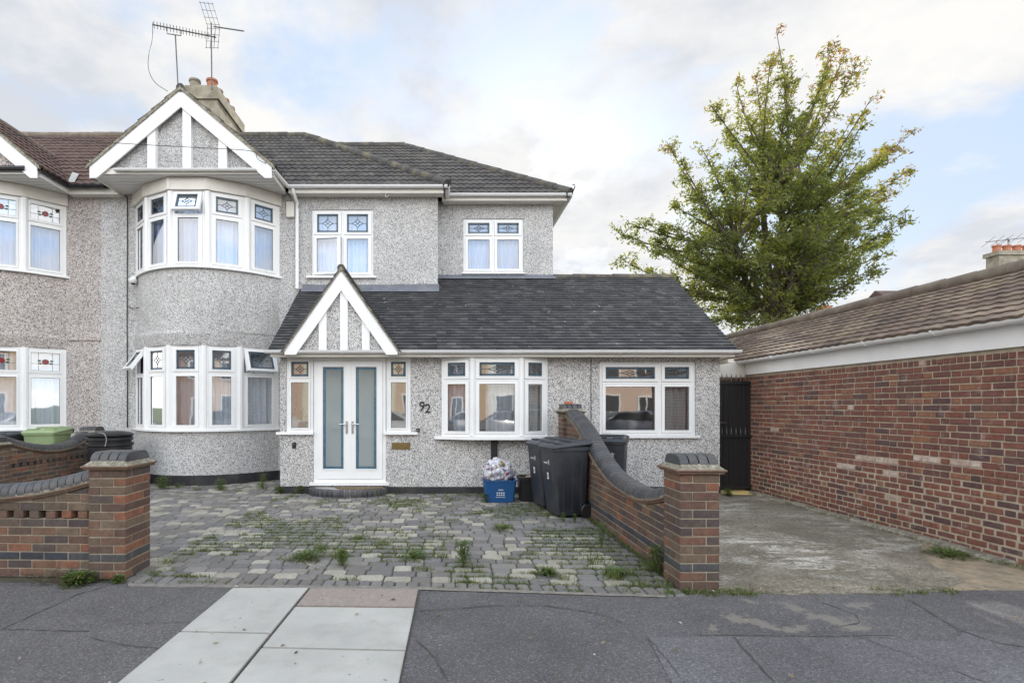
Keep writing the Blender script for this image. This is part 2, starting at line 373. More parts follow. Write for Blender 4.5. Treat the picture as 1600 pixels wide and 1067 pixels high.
def asphalt(name, base, agg=(.30, .28, .27), amt=.35, cracks=True, patch=None):
    m, n, l, p = newmat(name); t = NT(n, l)
    s = n.new('ShaderNodeSeparateColor'); l.new(t.vor(115), s.inputs[0])
    g = t.ramp(s.outputs[0], [(0, .68), (.3, .9), (.7, 1.08), (.94, 1.5)], True)
    c = t.mix(1, tuple(base), g, 'MULTIPLY')
    w = t.ramp(s.outputs[1], [(.95, 0), (.96, amt)], True); c = t.mix(w, c, agg)
    c = t.mix(1, c, t.ramp(t.noise(1.1, 8, .6), [(.3, .74), (.7, 1.2)]), 'MULTIPLY')
    c = t.mix(t.ramp(t.noise(3.1, 10, .75, loc=(8, 8, 0)), [(.56, 0), (.72, .35)]), c, (.20, .18, .155))
    c = t.mix(t.ramp(t.noise(11, 2, .5, loc=(2, 4, 0)), [(.72, 0), (.745, .5)]), c, (.035, .033, .033))
    if patch: c = t.mix(t.ramp(t.noise(3.2, 8, .65, loc=(3, 3, 0)), [(.555, 0), (.60, .8)]), c, patch)
    h = s.outputs[2]
    if cracks:
        wv = t.noise(2.5, 5, .6)
        mx = n.new('ShaderNodeMixRGB'); mx.blend_type = 'ADD'; mx.inputs[0].default_value = .55; l.new(t.tc, mx.inputs[1]); l.new(wv, mx.inputs[2])
        e = t.vor(.62, 'DISTANCE_TO_EDGE', 'Distance', vec=mx.outputs[0])
        k = t.math('MULTIPLY', t.ramp(e, [(.003, 1), (.009, 0)]), t.ramp(t.noise(.9, 3, loc=(7, 2, 0)), [(.46, 0), (.54, .85)]))
        c = t.mix(k, c, (.02, .02, .02))
    l.new(c, p.inputs['Base Color']); p.inputs['Roughness'].default_value = .88
    l.new(t.bump(h, .8, .005), p.inputs['Normal']); return m
def slabmat():
    m, n, l, p = newmat('pale paving slab'); t = NT(n, l)
    c = t.mix(1, (.43, .42, .39), t.ramp(t.noise(1.3, 8, .65), [(.3, .80), (.7, 1.1)]), 'MULTIPLY')
    c = t.mix(1, c, t.ramp(t.noise(150, 3, .7), [(.3, .86), (.7, 1.08)]), 'MULTIPLY')
    c = t.mix(t.ramp(t.noise(2.6, 9, .7, loc=(2, 7, 0)), [(.52, 0), (.75, .5)]), c, (.235, .225, .195))
    c = t.mix(t.ramp(t.noise(17, 2, .5, loc=(5, 1, 0)), [(.74, 0), (.765, .6)]), c, (.10, .095, .085))
    l.new(c, p.inputs['Base Color']); p.inputs['Roughness'].default_value = .85
    l.new(t.bump(t.noise(90, 6, .7), .35, .004), p.inputs['Normal']); return m
M['asphalt'] = asphalt('pavement asphalt', (.105, .099, .101), cracks=False)
M['asphalt_light'] = asphalt('worn pale asphalt', (.130, .125, .130), amt=.4, cracks=False)
M['asphalt_mid'] = asphalt('old footway asphalt', (.118, .110, .109), amt=.4, cracks=False)
M['road'] = asphalt('road asphalt', (.075, .075, .078))
M['slab'] = slabmat()
M['slab_pink'] = simple('pinkish paving slab', (.31, .26, .23), .9, .3, 34, bump=.4, dirt=(.2, .18, .16), dirt_amt=.5)
M['joint'] = simple('gritty joint', (.08, .075, .065), 1, .4, 10, bump=.5)
M['cement_patch'] = simple('sandy cement patch', (.25, .225, .195), .95, .45, 14, bump=.6, dirt=(.14, .14, .14), dirt_amt=.6)
def concrete():
    m, n, l, p = newmat('weathered concrete drive'); t = NT(n, l)
    c = t.ramp(t.noise(1.3, 12, .72, dist=.6), [(.34, (.11, .095, .068)), (.47, (.175, .152, .112)), (.56, (.225, .198, .15)), (.68, (.29, .26, .21))])
    w = t.math('MULTIPLY', t.ramp(t.noise(3.5, 12, .8, dist=.5, stretch=(.6, 1.5, 1)), [(.49, 0), (.58, .9)]), t.ramp(t.noise(.7, 4, .6, loc=(1.7, 5.2, 0)), [(.44, .08), (.58, 1)]))
    c = t.mix(w, c, (.50, .47, .41))
    mo = t.ramp(t.noise(1.1, 8, .65, loc=(6, 6, 0)), [(.48, 0), (.66, .6)]); c = t.mix(mo, c, (.10, .088, .058))
    sp = t.ramp(t.noise(26, 6, .75), [(.35, .62), (.5, 1.0), (.68, 1.4)]); c = t.mix(1, c, sp, 'MULTIPLY')
    s = n.new('ShaderNodeSeparateColor'); l.new(t.vor(90), s.inputs[0])
    c = t.mix(1, c, t.ramp(s.outputs[0], [(0, .7), (.9, 1.1), (.96, 1.5)]), 'MULTIPLY')
    l.new(c, p.inputs['Base Color']); p.inputs['Roughness'].default_value = .92
    l.new(t.bump(t.noise(50, 8, .75), .7, .01), p.inputs['Normal']); return m
M['concrete'] = concrete()
M['sandy'] = simple('tan cement apron', (.34, .265, .18), .95, .5, 9, bump=.8, dirt=(.13, .12, .09), dirt_amt=.9)
M['yellow'] = simple('concrete with sunlight painted in', (.78, .58, .22), .8, .2, 5, dirt=(.2, .18, .08), dirt_amt=.6)  # warm tone of sunlit ground put into the colour
M['earth'] = simple('earth and grass', (.07, .09, .035), 1, .4, 1, bump=.5)

def leaf_mat(name, stops, tr=.45):
    m, n, l, p = newmat(name); n.remove(p); t = NT(n, l)
    c = t.ramp(t.attr(), stops)
    d = n.new('ShaderNodeBsdfPrincipled'); l.new(c, d.inputs['Base Color']); d.inputs['Roughness'].default_value = .55
    x = n.new('ShaderNodeBsdfTranslucent'); l.new(t.mix(1, c, (2.2, 2.0, .9), 'MULTIPLY'), x.inputs[0])
    mx = n.new('ShaderNodeMixShader'); mx.inputs[0].default_value = tr; l.new(d.outputs[0], mx.inputs[1]); l.new(x.outputs[0], mx.inputs[2])
    l.new(mx.outputs[0], n['Material Output'].inputs[0]); return m
M['leaf'] = leaf_mat('tree leaves', [(0, (.085, .115, .042)), (.4, (.135, .165, .052)), (.70, (.205, .21, .062)), (.86, (.21, .145, .07)), (1, (.18, .085, .06))], .55)
M['weed'] = leaf_mat('weed leaves', [(0, (.06, .10, .025)), (.6, (.10, .15, .04)), (.9, (.17, .17, .07)), (1, (.22, .17, .08))], .3)
M['plant'] = leaf_mat('house plant leaves', [(0, (.03, .06, .02)), (1, (.07, .11, .03))], .2)
M['bark'] = simple('tree bark', (.12, .10, .08), .95, .4, 8, bump=1)

# ------------------------------------------------------------------ generic builders
def ring(mb, u0, u1, z0, z1, b, d0, d1, m=0, bz=None):
    c = bz or b
    mb.box(u0, u1, d0, d1, z0, z0+c, m); mb.box(u0, u1, d0, d1, z1-c, z1, m)
    mb.box(u0, u0+b, d0, d1, z0+c, z1-c, m); mb.box(u1-b, u1, d0, d1, z0+c, z1-c, m)
def strip(mb, a, b, w, d0, d1, m=0):
    """thin bar between 2-D points a, b in the (u,z) plane"""
    ax, az = a; bx, bz = b; L = math.hypot(bx-ax, bz-az) or 1e-6
    nx, nz = -(bz-az)/L*w/2, (bx-ax)/L*w/2
    P = [(ax+nx, az+nz), (bx+nx, bz+nz), (bx-nx, bz-nz), (ax-nx, az-nz)]
    mb.prism(P, d0, d1, m)
def leading(mb, u0, u1, z0, z1, dg, rose=False, wide=False):
    lw = .008; e0, e1 = dg+.001, dg+.006
    def s(a, b, w=lw): strip(mb, a, b, w, e0, e1, 0)
    cu, cz = (u0+u1)/2, (z0+z1)/2
    w, h = u1-u0, z1-z0
    if rose:
        for f in (.25, .75): s((u0+w*f, z0), (u0+w*f, z1), .006)
        s((u0, z0+h*.38), (u1, z0+h*.38), .006)
        for k in range(7):
            an = k*2*math.pi/7; c = (cu+.032*math.cos(an), cz+.028*math.sin(an))
            mb.prism([(c[0]+.030*math.cos(q*math.pi/4), c[1]+.030*math.sin(q*math.pi/4)) for q in range(8)], e0, e1+.0015*k+.001, 2)
        for sx in (-1, 1):
            for (ox, oz) in ((.10, .02), (.09, -.035)):
                c = (cu+sx*ox, cz+oz)
                mb.prism([(c[0]-.04, c[1]), (c[0], c[1]+.022), (c[0]+.04, c[1]), (c[0], c[1]-.022)], e0, e1+.001, 3)
        return
    b = .030
    # blue border
    for (a0, a1, c0, c1) in ((u0, u1, z0, z0+b), (u0, u1, z1-b, z1), (u0, u0+b, z0+b, z1-b), (u1-b, u1, z0+b, z1-b)):
        mb.box(a0, a1, dg+.0005, dg+.002, c0, c1, 1)
    for u in (u0+b, u1-b, u0+b*.45, u1-b*.45): s((u, z0), (u, z1))
    for z in (z0+b, z1-b, z0+b*.45, z1-b*.45): s((u0, z), (u1, z))
    a, c = min(w*.26, .15), h*.24
    s((u0+b, cz), (cu-a, cz)); s((cu+a, cz), (u1-b, cz)); s((cu, z0+b), (cu, cz-c)); s((cu, cz+c), (cu, z1-b))
    P = [(cu-a, cz), (cu-a*.42, cz+c*.42), (cu, cz+c), (cu+a*.42, cz+c*.42), (cu+a, cz), (cu+a*.42, cz-c*.42), (cu, cz-c), (cu-a*.42, cz-c*.42)]
    for i in range(8): s(P[i], P[(i+1) % 8], .011)
    s(P[1], P[5], .009); s(P[3], P[7], .009)

def window(root, name, panels, z0, z1, transom, fb=.05, sb=.055, rose=False, opens={}, glass='glass', topglass='glass', label=None, depth=.07, fz=.038, sz=.048):
    """panels: (P0 at z=0, U, N, width, [column fractions]). Frame is the part; casements, panes and leading are its sub-parts."""
    fr = MB(); cells = []
    for pi, (P0, U, N, w, cols) in enumerate(panels):
        xf = fxf(P0, U, N); fr.xf = xf
        ring(fr, .002, w-.002, z0, z1, fb, -depth, 0, bz=fz)
        edges = [c*w for c in cols]
        fr.box(fb, w-fb, -depth, 0, transom-fz*.45, transom+fz*.45)
        for c in edges[1:-1]:
            fr.box(c-fb*.55, c+fb*.55, -depth, .001, z0+fz, transom-fz*.45); fr.box(c-fb*.55, c+fb*.55, -depth, .001, transom+fz*.45, z1-fz)
        for ci in range(len(cols)-1):
            a = edges[ci]+(fb if ci == 0 else fb*.55); b = edges[ci+1]-(fb if ci == len(cols)-2 else fb*.55)
            cells.append((pi, ci, 'top', xf, a, b, transom+fz*.45, z1-fz)); cells.append((pi, ci, 'low', xf, a, b, z0+fz, transom-fz*.45))
    fr.xf = None
    W_ = fr.build(name, M['upvc'], root)
    if label: W_['label'] = label
    for (pi, ci, kind, xf, a, b, c, d) in cells:
        g = .004; a += g; b -= g; c += g; d -= g
        xx = xf; key = (pi, ci, kind)
        if key in opens:
            mode, ang = opens[key]
            if mode == 'top':
                def xx(p, xf=xf, d=d, ang=ang):
                    dz, dd = p[2]-d, p[1]
                    return xf((p[0], dd*math.cos(ang)-dz*math.sin(ang), d+dz*math.cos(ang)+dd*math.sin(ang)))
            else:
                def xx(p, xf=xf, a=a, ang=ang):
                    du, dd = p[0]-a, p[1]
                    return xf((a+du*math.cos(ang)-dd*math.sin(ang), du*math.sin(ang)+dd*math.cos(ang), p[2]))
        m = MB(xx); ring(m, a, b, c, d, sb, -.045, .018, bz=sz)
        ring(m, a+sb*.72, b-sb*.72, c+sz*.72, d-sz*.72, sb*.26, .018, .024, bz=sz*.26)
        m.box(a+sb, b-sb, -.012, -.008, c+sz, c+sz+.004); m.build('casement', M['upvc'], W_)
        m = MB(xx); q = .0
        m.poly([(a+sb, -.006, c+sz), (b-sb, -.006, c+sz), (b-sb, -.006, d-sz), (a+sb, -.006, d-sz)])
        m.build('pane', M[topglass if kind == 'top' else glass], W_)
        # dark rubber gasket
        m = MB(xx); ring(m, a+sb, b-sb, c+sz, d-sz, .006, -.005, .002); m.build('gasket', M['came'], W_)
        if kind == 'top':
            m = MB(xx); leading(m, a+sb+.006, b-sb-.006, c+sz+.006, d-sz-.006, -.005, rose); m.build('leading', [M['came'], M['bluestrip'], M['rose'], M['roseleaf']], W_)
    return W_
M['rose'] = simple('rose red glass', (.22, .012, .02), .2, .2)
M['roseleaf'] = simple('green glass', (.02, .10, .04), .2, .2)

def wall_panel(mb, xf, W_, z0, z1, holes, reveal=.10, m=0, u0=0.0):
    us = sorted({u0, W_}|{h[0] for h in holes}|{h[1] for h in holes}); zs = sorted({z0, z1}|{h[2] for h in holes}|{h[3] for h in holes})
    old = mb.xf; mb.xf = xf
    for i in range(len(us)-1):
        for j in range(len(zs)-1):
            cu, cz = (us[i]+us[i+1])/2, (zs[j]+zs[j+1])/2
            if any(h[0] < cu < h[1] and h[2] < cz < h[3] for h in holes): continue
            mb.poly([(us[i], 0, zs[j]), (us[i+1], 0, zs[j]), (us[i+1], 0, zs[j+1]), (us[i], 0, zs[j+1])], m)
    for (a, b, c, d) in holes:
        for q in ([(a, c), (a, d)], [(b, d), (b, c)], [(a, d), (b, d)], [(b, c), (a, c)]):
            mb.poly([(q[0][0], 0, q[0][1]), (q[1][0], 0, q[1][1]), (q[1][0], -reveal, q[1][1]), (q[0][0], -reveal, q[0][1])], m)
    mb.xf = old

def rolled_roof(name, mat, parent, P0, U, V, ulen, vlen, clip=None, gauge=.33, per=.15, amp=.018, lip=.028):
    """interlocking rolled tiles: P0 eave corner, U along the eave, V upslope"""
    P0, U, V = Vector(P0), Vector(U).normalized(), Vector(V).normalized(); N = U.cross(V)
    if N.z < 0: N = -N
    mb = MB(); step = per/6; nu = int(ulen/step)+1; rows = int(vlen/gauge+.999)
    prof = [0, .35, .9, 1, .8, .25]
    for i in range(rows):
        v0 = i*gauge; v1 = min((i+1)*gauge+.02, vlen); sh = random.uniform(-.004, .004)
        vs = []
        for k in range(nu+1):
            u = min(k*step, ulen); h = amp*prof[k % 6]; jt = .003*math.sin(k/12*7.3+i*2.1)
            b = P0+U*u
            vs += [b+V*(v0-.004)+N*(h-.012), b+V*(v0+sh*.5)+N*(h+lip+jt), b+V*v1+N*(h+.002)]
        bi = len(mb.v); mb.v += [tuple(p) for p in vs]
        rv = {}
        for k in range(nu):
            tl = (k+ (6 if i % 2 else 0))//12; r = rv.setdefault(tl, random.random())
            a = bi+3*k
            mb.f += [[a, a+3, a+4, a+1], [a+1, a+4, a+5, a+2]]; mb.m += [0, 0]; mb.r += [r, r]
    o = mb.build(name, mat, parent, clip=clip, recalc=False)
    return o

def plain_roof(name, mat, parent, P0, U, V, ulen, vlen, clip=None, gauge=.105, tw=.165, th=.016):
    P0, U, V = Vector(P0), Vector(U).normalized(), Vector(V).normalized(); N = U.cross(V)
    if N.z < 0: N = -N
    mb = MB(); rows = int(vlen/gauge)+1
    for i in range(rows):
        off = (.5 if i % 2 else 0)*tw+random.uniform(-.006, .006)
        for k in range(-1, int(ulen/tw)+1):
            a, b = max(k*tw+off+.0015, 0), min((k+1)*tw+off-.0015, ulen)
            if b-a < .01: continue
            v0 = i*gauge+random.uniform(-.003, .003); v1 = min(v0+gauge*1.25, vlen); li = random.uniform(.016, .023); lj = li+random.uniform(-.002, .002)
            if v1 <= v0: continue
            cam_ = random.uniform(.0, .0015)
            def P(u, v, n): return P0+U*u+V*v+N*n
            vs = [P(a, v0, li-th), P(b, v0, lj-th), P(b, v0, lj+.004), P(a, v0, li+.004), P(b, v1, .003), P(a, v1, .003), P(a, v1, -.01), P(b, v1, -.01)]
            mb.add(vs, [(0, 1, 2, 3), (3, 2, 4, 5), (0, 3, 5, 6), (1, 7, 4, 2)], 0)
    return mb.build(name, mat, parent, clip=clip, recalc=False)

def ridge_tiles(mb, a, b, rad=.10, L=.42, sink=.03):
    a, b = Vector(a), Vector(b); d = b-a; n = max(1, int(d.length/L)); 
    for i in range(n):
        p = a+d*(i/n); q = a+d*((i+1)/n); z = Vector((0, 0, -sink+random.uniform(-.006, .006)))
        mb.tube([p+z, q+z], [rad*1.05, rad*.97], 12)

def gutter(name, parent, pts, mat, r=.055, cl=True):
    mb = MB()
    for i in range(len(pts)-1):
        a, b = Vector(pts[i]), Vector(pts[i+1]); t = (b-a).normalized(); s = t.cross(Vector((0, 0, 1))).normalized()
        prof = [(math.cos(an)*r, math.sin(an)*r) for an in [math.pi+k*math.pi/8 for k in range(9)]]
        prof += [(math.cos(an)*(r-.006), math.sin(an)*(r-.006)) for an in [2*math.pi-k*math.pi/8 for k in range(9)]]
        n = len(prof); vs = [a+s*x+Vector((0, 0, z)) for x, z in prof]+[b+s*x+Vector((0, 0, z)) for x, z in prof]
        mb.add(vs, [(k, (k+1) % n, n+(k+1) % n, n+k) for k in range(n)]+[tuple(range(n)), tuple(range(n, 2*n))])
        if cl:
            L = (b-a).length; k = .35
            while k < L:
                c = a+t*k
                prof2 = [(math.cos(an)*(r+.008), math.sin(an)*(r+.008)) for an in [math.pi+q*math.pi/8 for q in range(9)]]
                m = len(prof2)
                vs = [c+s*x+Vector((0, 0, z)) for x, z in prof2]+[c+t*.035+s*x+Vector((0, 0, z)) for x, z in prof2]
                mb.add(vs, [(q, q+1, m+q+1, m+q) for q in range(m-1)]+[tuple(range(m)), tuple(range(m, 2*m))]); k += .95
    return mb.build(name, mat, parent, smooth='auto')

def curtain(name, label, panels, z0, z1, back=.14, mat='net', waves=9, gap=None):
    mb = MB()
    for (P0, U, N, w, cols) in panels:
        xf = fxf(P0, U, N); mb.xf = xf; n = int(w*60)
        ph = random.uniform(0, 6)
        vs = []
        for k in range(n+1):
            u = w*k/n
            d = -back+.034*math.sin(u*waves*6.28+ph+2.2*math.sin(u*7+ph))+.014*math.sin(u*37+ph)
            vs += [(u, d, z0), (u, d*1.0+.004*math.sin(u*40), (z0+z1)/2), (u, -back+(d+back)*.7, z1)]
        b = len(mb.v); mb.v += [tuple(xf(p)) for p in vs]
        for k in range(n):
            u = w*(k+.5)/n
            if gap and gap[0] < u/w < gap[1]: continue
            a = b+3*k; mb.f += [[a, a+3, a+4, a+1], [a+1, a+4, a+5, a+2]]; mb.m += [0, 0]; mb.r += [.5, .5]
    P = Vector(panels[0][0]); mb.xf = None
    root_off = Vector((P[0], P[1], z0))
    o = mb.build(name, M[mat], None, smooth=True, recalc=False, off=root_off); o.location = root_off
    return tag(o, label, 'curtain')

# ------------------------------------------------------------------ outline helper
def wavy(P, amp=.03, step=.12, seed=0):
    out = []
    for i in range(len(P)):
        a, b = Vector(P[i]), Vector(P[(i+1) % len(P)]); n = max(1, int((b-a).length/step))
        for k in range(n):
            q = a.lerp(b, k/n); v = noise.noise_vector(Vector((q.x*4, q.y*4, seed)))*amp+noise.noise_vector(Vector((q.x*15, q.y*15, seed)))*amp*.4; out.append((q.x+v.x, q.y+v.y))
    return out

# ------------------------------------------------------------------ ground, road, pavement, drives
def sheet(name, pts, z, mat, th=None, kind='structure'):
    mb = MB()
    if th: mb.zprism(pts, z-th, z)
    else: mb.poly([(p[0], p[1], z) for p in pts])
    return tag(mb.build(name, mat), kind=kind)
sheet('ground', [(-900, -900), (900, -900), (900, 900), (-900, 900)], -.16, M['earth'])
sheet('road', [(-90, -7.2), (90, -7.2), (90, 1.1), (-90, 1.1)], -.12, M['road'])
KL = lambda X: 4.43-.07*(X+.45)              # line where the footway meets the properties
# footway (asphalt) with kerb
sheet('pavement', [(-60, 1.25), (60, 1.25), (60, 1.6), (12, 4.41), (2.3, 4.41), (1.9, KL(1.9)-.02), (-3.1, KL(-3.1)-.02), (-60, KL(-3.1)-.02)], 0, M['asphalt'], .14)
mb = MB(); x = -30
while x < 30: mb.brick(x, x+.905, 1.10, 1.25, -.14, .004, c=.012); x += .915
tag(mb.build('kerb', M['kerb']), kind='structure')
sheet('garden_ground', [(-60, KL(-3.1)-.02), (-3.1, KL(-3.1)-.02), (1.9, KL(1.9)-.02), (2.3, 4.41), (60, 4.41), (60, 60), (-60, 60)], -.012, M['bed'], .13)
sheet('opposite_pavement', [(-60, -17), (60, -17), (60, -7.3), (-60, -7.3)], 0, M['asphalt_light'], .14)
# differently aged asphalt areas (sheets 4 mm up)
def G(px, py, z=0): Y = (H-z)*F/(py-PY); return (WX(px, Y), Y)
sheet('old_asphalt', [G(0, 916), G(366, 918), G(186, 1069), G(150, 1180), G(-500, 1180), G(-500, 914)], .004, M['asphalt_mid'])
sheet('worn_asphalt', [G(1012, 996), G(1140, 995), G(1275, 997), G(1490, 1002), G(1510, 985), G(1600, 1000), G(1800, 1060), G(1900, 1180), G(1160, 1180), G(1050, 1067)], .004, M['asphalt_light'])
def blob(name, cx, cy, rx, ry, z, mat, n=48, seed=1, kind='structure'):
    rr = random.Random(seed); P = []
    for k in range(n):
        a = 2*math.pi*k/n; q = 1+.35*noise.noise(Vector((math.cos(a)*1.6+seed, math.sin(a)*1.6, seed*3.1)))+.35*noise.noise(Vector((math.cos(a)*5+seed, math.sin(a)*5, 2)))+rr.uniform(-.08, .08)
        P.append((cx+rx*q*math.cos(a), cy+ry*q*math.sin(a)))
    return sheet(name, P, z, mat)
M['asphalt_patched'] = asphalt('patched asphalt', (.105, .099, .101), cracks=False, patch=(.20, .182, .155))
sheet('patched_asphalt', [G(1100, 938), G(1230, 934), G(1420, 936), G(1400, 992), G(1290, 994), G(1090, 992)], .003, M['asphalt_patched'])
# cracks and joints in the footway as thin dark tar lines
mb = MB()
def crack(pts, w=.006, z=.0085):
    P = []
    for i in range(len(pts)-1):
        a, b = Vector((*G(*pts[i]), z)), Vector((*G(*pts[i+1]), z)); n = max(2, int((b-a).length/.06))
        for k in range(n): P.append(a.lerp(b, k/n)+Vector((random.uniform(-.008, .008), random.uniform(-.008, .008), 0)))
    P.append(Vector((*G(*pts[-1]), z)))
    for i in range(len(P)-1):
        d = (P[i+1]-P[i]).normalized(); s = Vector((-d.y, d.x, 0))*w*random.uniform(.3, 1)
        mb.add([P[i]+s, P[i]-s, P[i+1]-s, P[i+1]+s], [(0, 1, 2, 3)])
crack([(655, 955), (760, 947), (850, 946), (930, 958), (980, 975)]); crack([(650, 1000), (680, 1030), (700, 1067)])
crack([(1425, 940), (1500, 985), (1560, 1005), (1600, 1012)]); crack([(1148, 997), (1210, 1067)]); crack([(1340, 995), (1540, 1067)], .004)
crack([(0, 985), (120, 930), (170, 915)]); crack([(5, 984), (140, 987)]); crack([(140, 996), (200, 1010), (255, 1014)], .004); crack([(0, 925), (40, 912)], .004)
crack([(1012, 996), (1050, 1040), (1075, 1075)], .004); crack([(215, 960), (330, 912)], .003); crack([(200, 975), (310, 973)], .003)
crack([(1285, 942), (1340, 962), (1342, 975), (1300, 980)], .006)
tag(mb.build('pavement_crack', M['joint']), kind='structure')
sheet('joint_strip', wavy([G(200, 912), G(660, 917), G(1040, 931), G(1040, 934), G(660, 922), G(200, 917)], .01, .06), .0065, M['cement_patch'])
# pale paving slabs leading to the road
def slabs():
    bed = [G(364, 919), G(658, 921), G(620, 1090), G(610, 1180), G(0, 1180), G(160, 1090)]
    sheet('slab_bed', bed, .004, M['joint'])
    L0, L1 = (366, 919), (188, 1067); J0, J1 = (484, 919), (362, 1067); R0, R1 = (655, 921), (625, 1067)
    def on(a, b, py): t = (py-a[1])/(b[1]-a[1]); return (a[0]+(b[0]-a[0])*t, py)
    mb = MB()
    def slab(A, B, y0, y1, m=0, y0b=None, y1b=None):
        P = [G(*on(*A, y1)), G(*on(*B, y1b or y1)), G(*on(*B, y0b or y0)), G(*on(*A, y0))]
        c = Vector((sum(p[0] for p in P)/4, sum(p[1] for p in P)/4)); Q = [c+(Vector(p)-c)*(1-.008/max(.1, (Vector(p)-c).length)) for p in P]
        n = 4; vs = [(q[0], q[1], -.03) for q in Q]+[(q[0], q[1], .016) for q in Q]+[(c[0]+(q[0]-c[0])*.99, c[1]+(q[1]-c[1])*.99, .020) for q in Q]
        mb.add(vs, [(8, 9, 10, 11)]+[(i, (i+1) % 4, 4+(i+1) % 4, 4+i) for i in range(4)]+[(4+i, 4+(i+1) % 4, 8+(i+1) % 4, 8+i) for i in range(4)], m)
    A, B, C = (L0, L1), (J0, J1), (R0, R1)
    slab(A, B, 921, 989, y1b=992); slab(A, B, 990.5, 1110, y0b=993.5); slab(A, B, 1112, 1180)
    B2 = ((486, 919), (366, 1067))
    slab(B2, C, 922, 949, 1, y0b=923, y1b=951); slab(B2, C, 951, 1014, y0b=953, y1b=1019); slab(B2, C, 1016, 1120, y0b=1021); slab(B2, C, 1122, 1180)
    tag(mb.build('paving_slabs', [M['slab'], M['slab_pink']]), kind='structure')
slabs()
# block-paved drive
def drive():
    mb = MB(); y = 0; rr = random.Random(4)
    def blk(x0, x1, y0, y1, r, z=0, rot=None):
        w, d = x1-x0-.009, y1-y0-.009; k = .024; t = rr.uniform(-.005, .004)
        o = [(k, 0), (w-k, 0), (w, k), (w, d-k), (w-k, d), (k, d), (0, d-k), (0, k)]
        q = .93
        X0, Y0 = x0+.0035+rr.uniform(-.003, .003), y0+.0035+rr.uniform(-.002, .002)
        tx, ty = rr.uniform(-.02, .02), rr.uniform(-.02, .02)
        def P(p, z): return (X0+p[0], Y0+p[1]-.07*(X0+.45)*max(0, 1-(Y0-4.5)/2.5) if rot is None else Y0+p[1], z+t+tx*(p[0]-w/2)+ty*(p[1]-d/2))
        c = (w/2, d/2); i8 = [(c[0]+(p[0]-c[0])*(1-.014/w), c[1]+(p[1]-c[1])*(1-.014/d)) for p in o]
        vs = [P(p, -.03) for p in o]+[P(p, -.006) for p in o]+[P(p, .004) for p in i8]
        mb.add(vs, [tuple(range(16, 24))]+[(i, (i+1) % 8, 8+(i+1) % 8, 8+i) for i in range(8)]+[(8+i, 8+(i+1) % 8, 16+(i+1) % 8, 16+i) for i in range(8)], 0, r)
    # soldier course along the footway
    x = -2.82
    while x < 2.0:
        blk(x, x+.105, 4.43, 4.63, rr.uniform(0, .44)); x += .105
    y = 4.63
    while y < 10.9:
        g = .145
        x = -7.0+rr.uniform(0, .1) if y > 4.75 else -2.82
        xm = 2.0 if y < 9.2 else -2.9
        while x < xm:
            w = rr.choice((.14, .14, .18, .18, .22, .25))
            if y > 9.2 or x > -6.9:
                e = min(x+w, xm)
                if e-x > .05:
                    f = .31 + .28*noise.noise(Vector((x*.5, y*.6, 1)))
                    r = rr.uniform(.46, 1) if rr.random() < f+.08 else rr.uniform(0, .5)
                    if x > 1.7: r = rr.uniform(0, .3)
                    blk(x, e, y, y+g, r)
            x += w
        y += g
    tag(mb.build('driveway', M['paver']), kind='structure')
drive()
# shared concrete drive and its apron
sheet('concrete_drive', wavy([(2.2, 4.36), (2.9, 4.30), (3.6, 4.33), (4.15, 4.36), (4.6, 4.62), (4.75, 5.1), (5.1, 5.6), (5.5, 6.0), (5.62, 9.6), (5.62, 12.9), (4.93, 12.9), (4.93, 9.3), (2.2, 9.3)]), .006, M['concrete'], .05)
sheet('concrete_apron', wavy([(4.14, 4.40), (5.0, 4.40), (9, 4.38), (9, 4.6), (5.62, 5.0), (5.6, 6.6), (5.3, 6.6), (4.72, 5.6), (4.45, 4.75)], .02), .002, M['sandy'], .05)
mb = MB(); y = 5.1
while y < 9.3:
    L = random.uniform(.3, .8); w = random.uniform(.13, .2)
    mb.brick(5.60-w, 5.60, y, min(y+L, 9.3), -.02, random.uniform(.025, .055), c=.02); y += L+.01
tag(mb.build('concrete_haunch', M['cement']), kind='structure')
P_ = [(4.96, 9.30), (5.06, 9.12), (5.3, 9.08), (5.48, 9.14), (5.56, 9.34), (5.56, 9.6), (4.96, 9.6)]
sheet('painted_sun_patch', P_, .012, M['yellow'])  # sunlight spilling past the gate, painted as a yellow sheet on the ground

# ------------------------------------------------------------------ the rendered house
YM, YB, YE, YR = 11.05, 10.22, 9.30, 11.55        # main wall, bay front, extension front, right upper wall
Xn, Xc, Xe = -7.17, -0.08, 4.93
ZE = 6.06                                          # eaves
house = thing('house', (0, 11, 0), 'grey pebbledash semi with porch, curved bays, white windows and long dark lean-to roof', 'house')
FRT = lambda x0, Y: fxf((x0, Y, 0), (1, 0, 0), (0, -1, 0))
bayU = [(-6.44, YM), (-5.93, 10.55), (-5.29, YB), (-4.57, YB), (-3.92, 10.55), (-3.41, YM)]
bayL = [(-6.44, YM), (-5.94, 10.55), (-5.32, YB), (-4.64, YB), (-4.04, 10.50), (-3.43, YM)]
def panels_of(pts, inset=0.0):
    out = []
    for i in range(len(pts)-1):
        a, b = Vector((*pts[i], 0)), Vector((*pts[i+1], 0)); U = (b-a).normalized(); N = Vector((U.y, -U.x, 0))
        out.append((a-N*inset, U, N, (b-a).length, [0, 1]))
    return out
def smooth_pts(pts, n=6, bulge=0.02):
    V = [Vector(p) for p in pts]; out = []
    for i in range(len(V)-1):
        p0, p1, p2, p3 = V[max(i-1, 0)], V[i], V[i+1], V[min(i+2, len(V)-1)]
        for k in range(n):
            t = k/n; out.append(.5*((2*p1)+(-p0+p2)*t+(2*p0-5*p1+4*p2-p3)*t*t+(-p0+3*p1-3*p2+p3)*t**3))
    out.append(V[-1]); return out
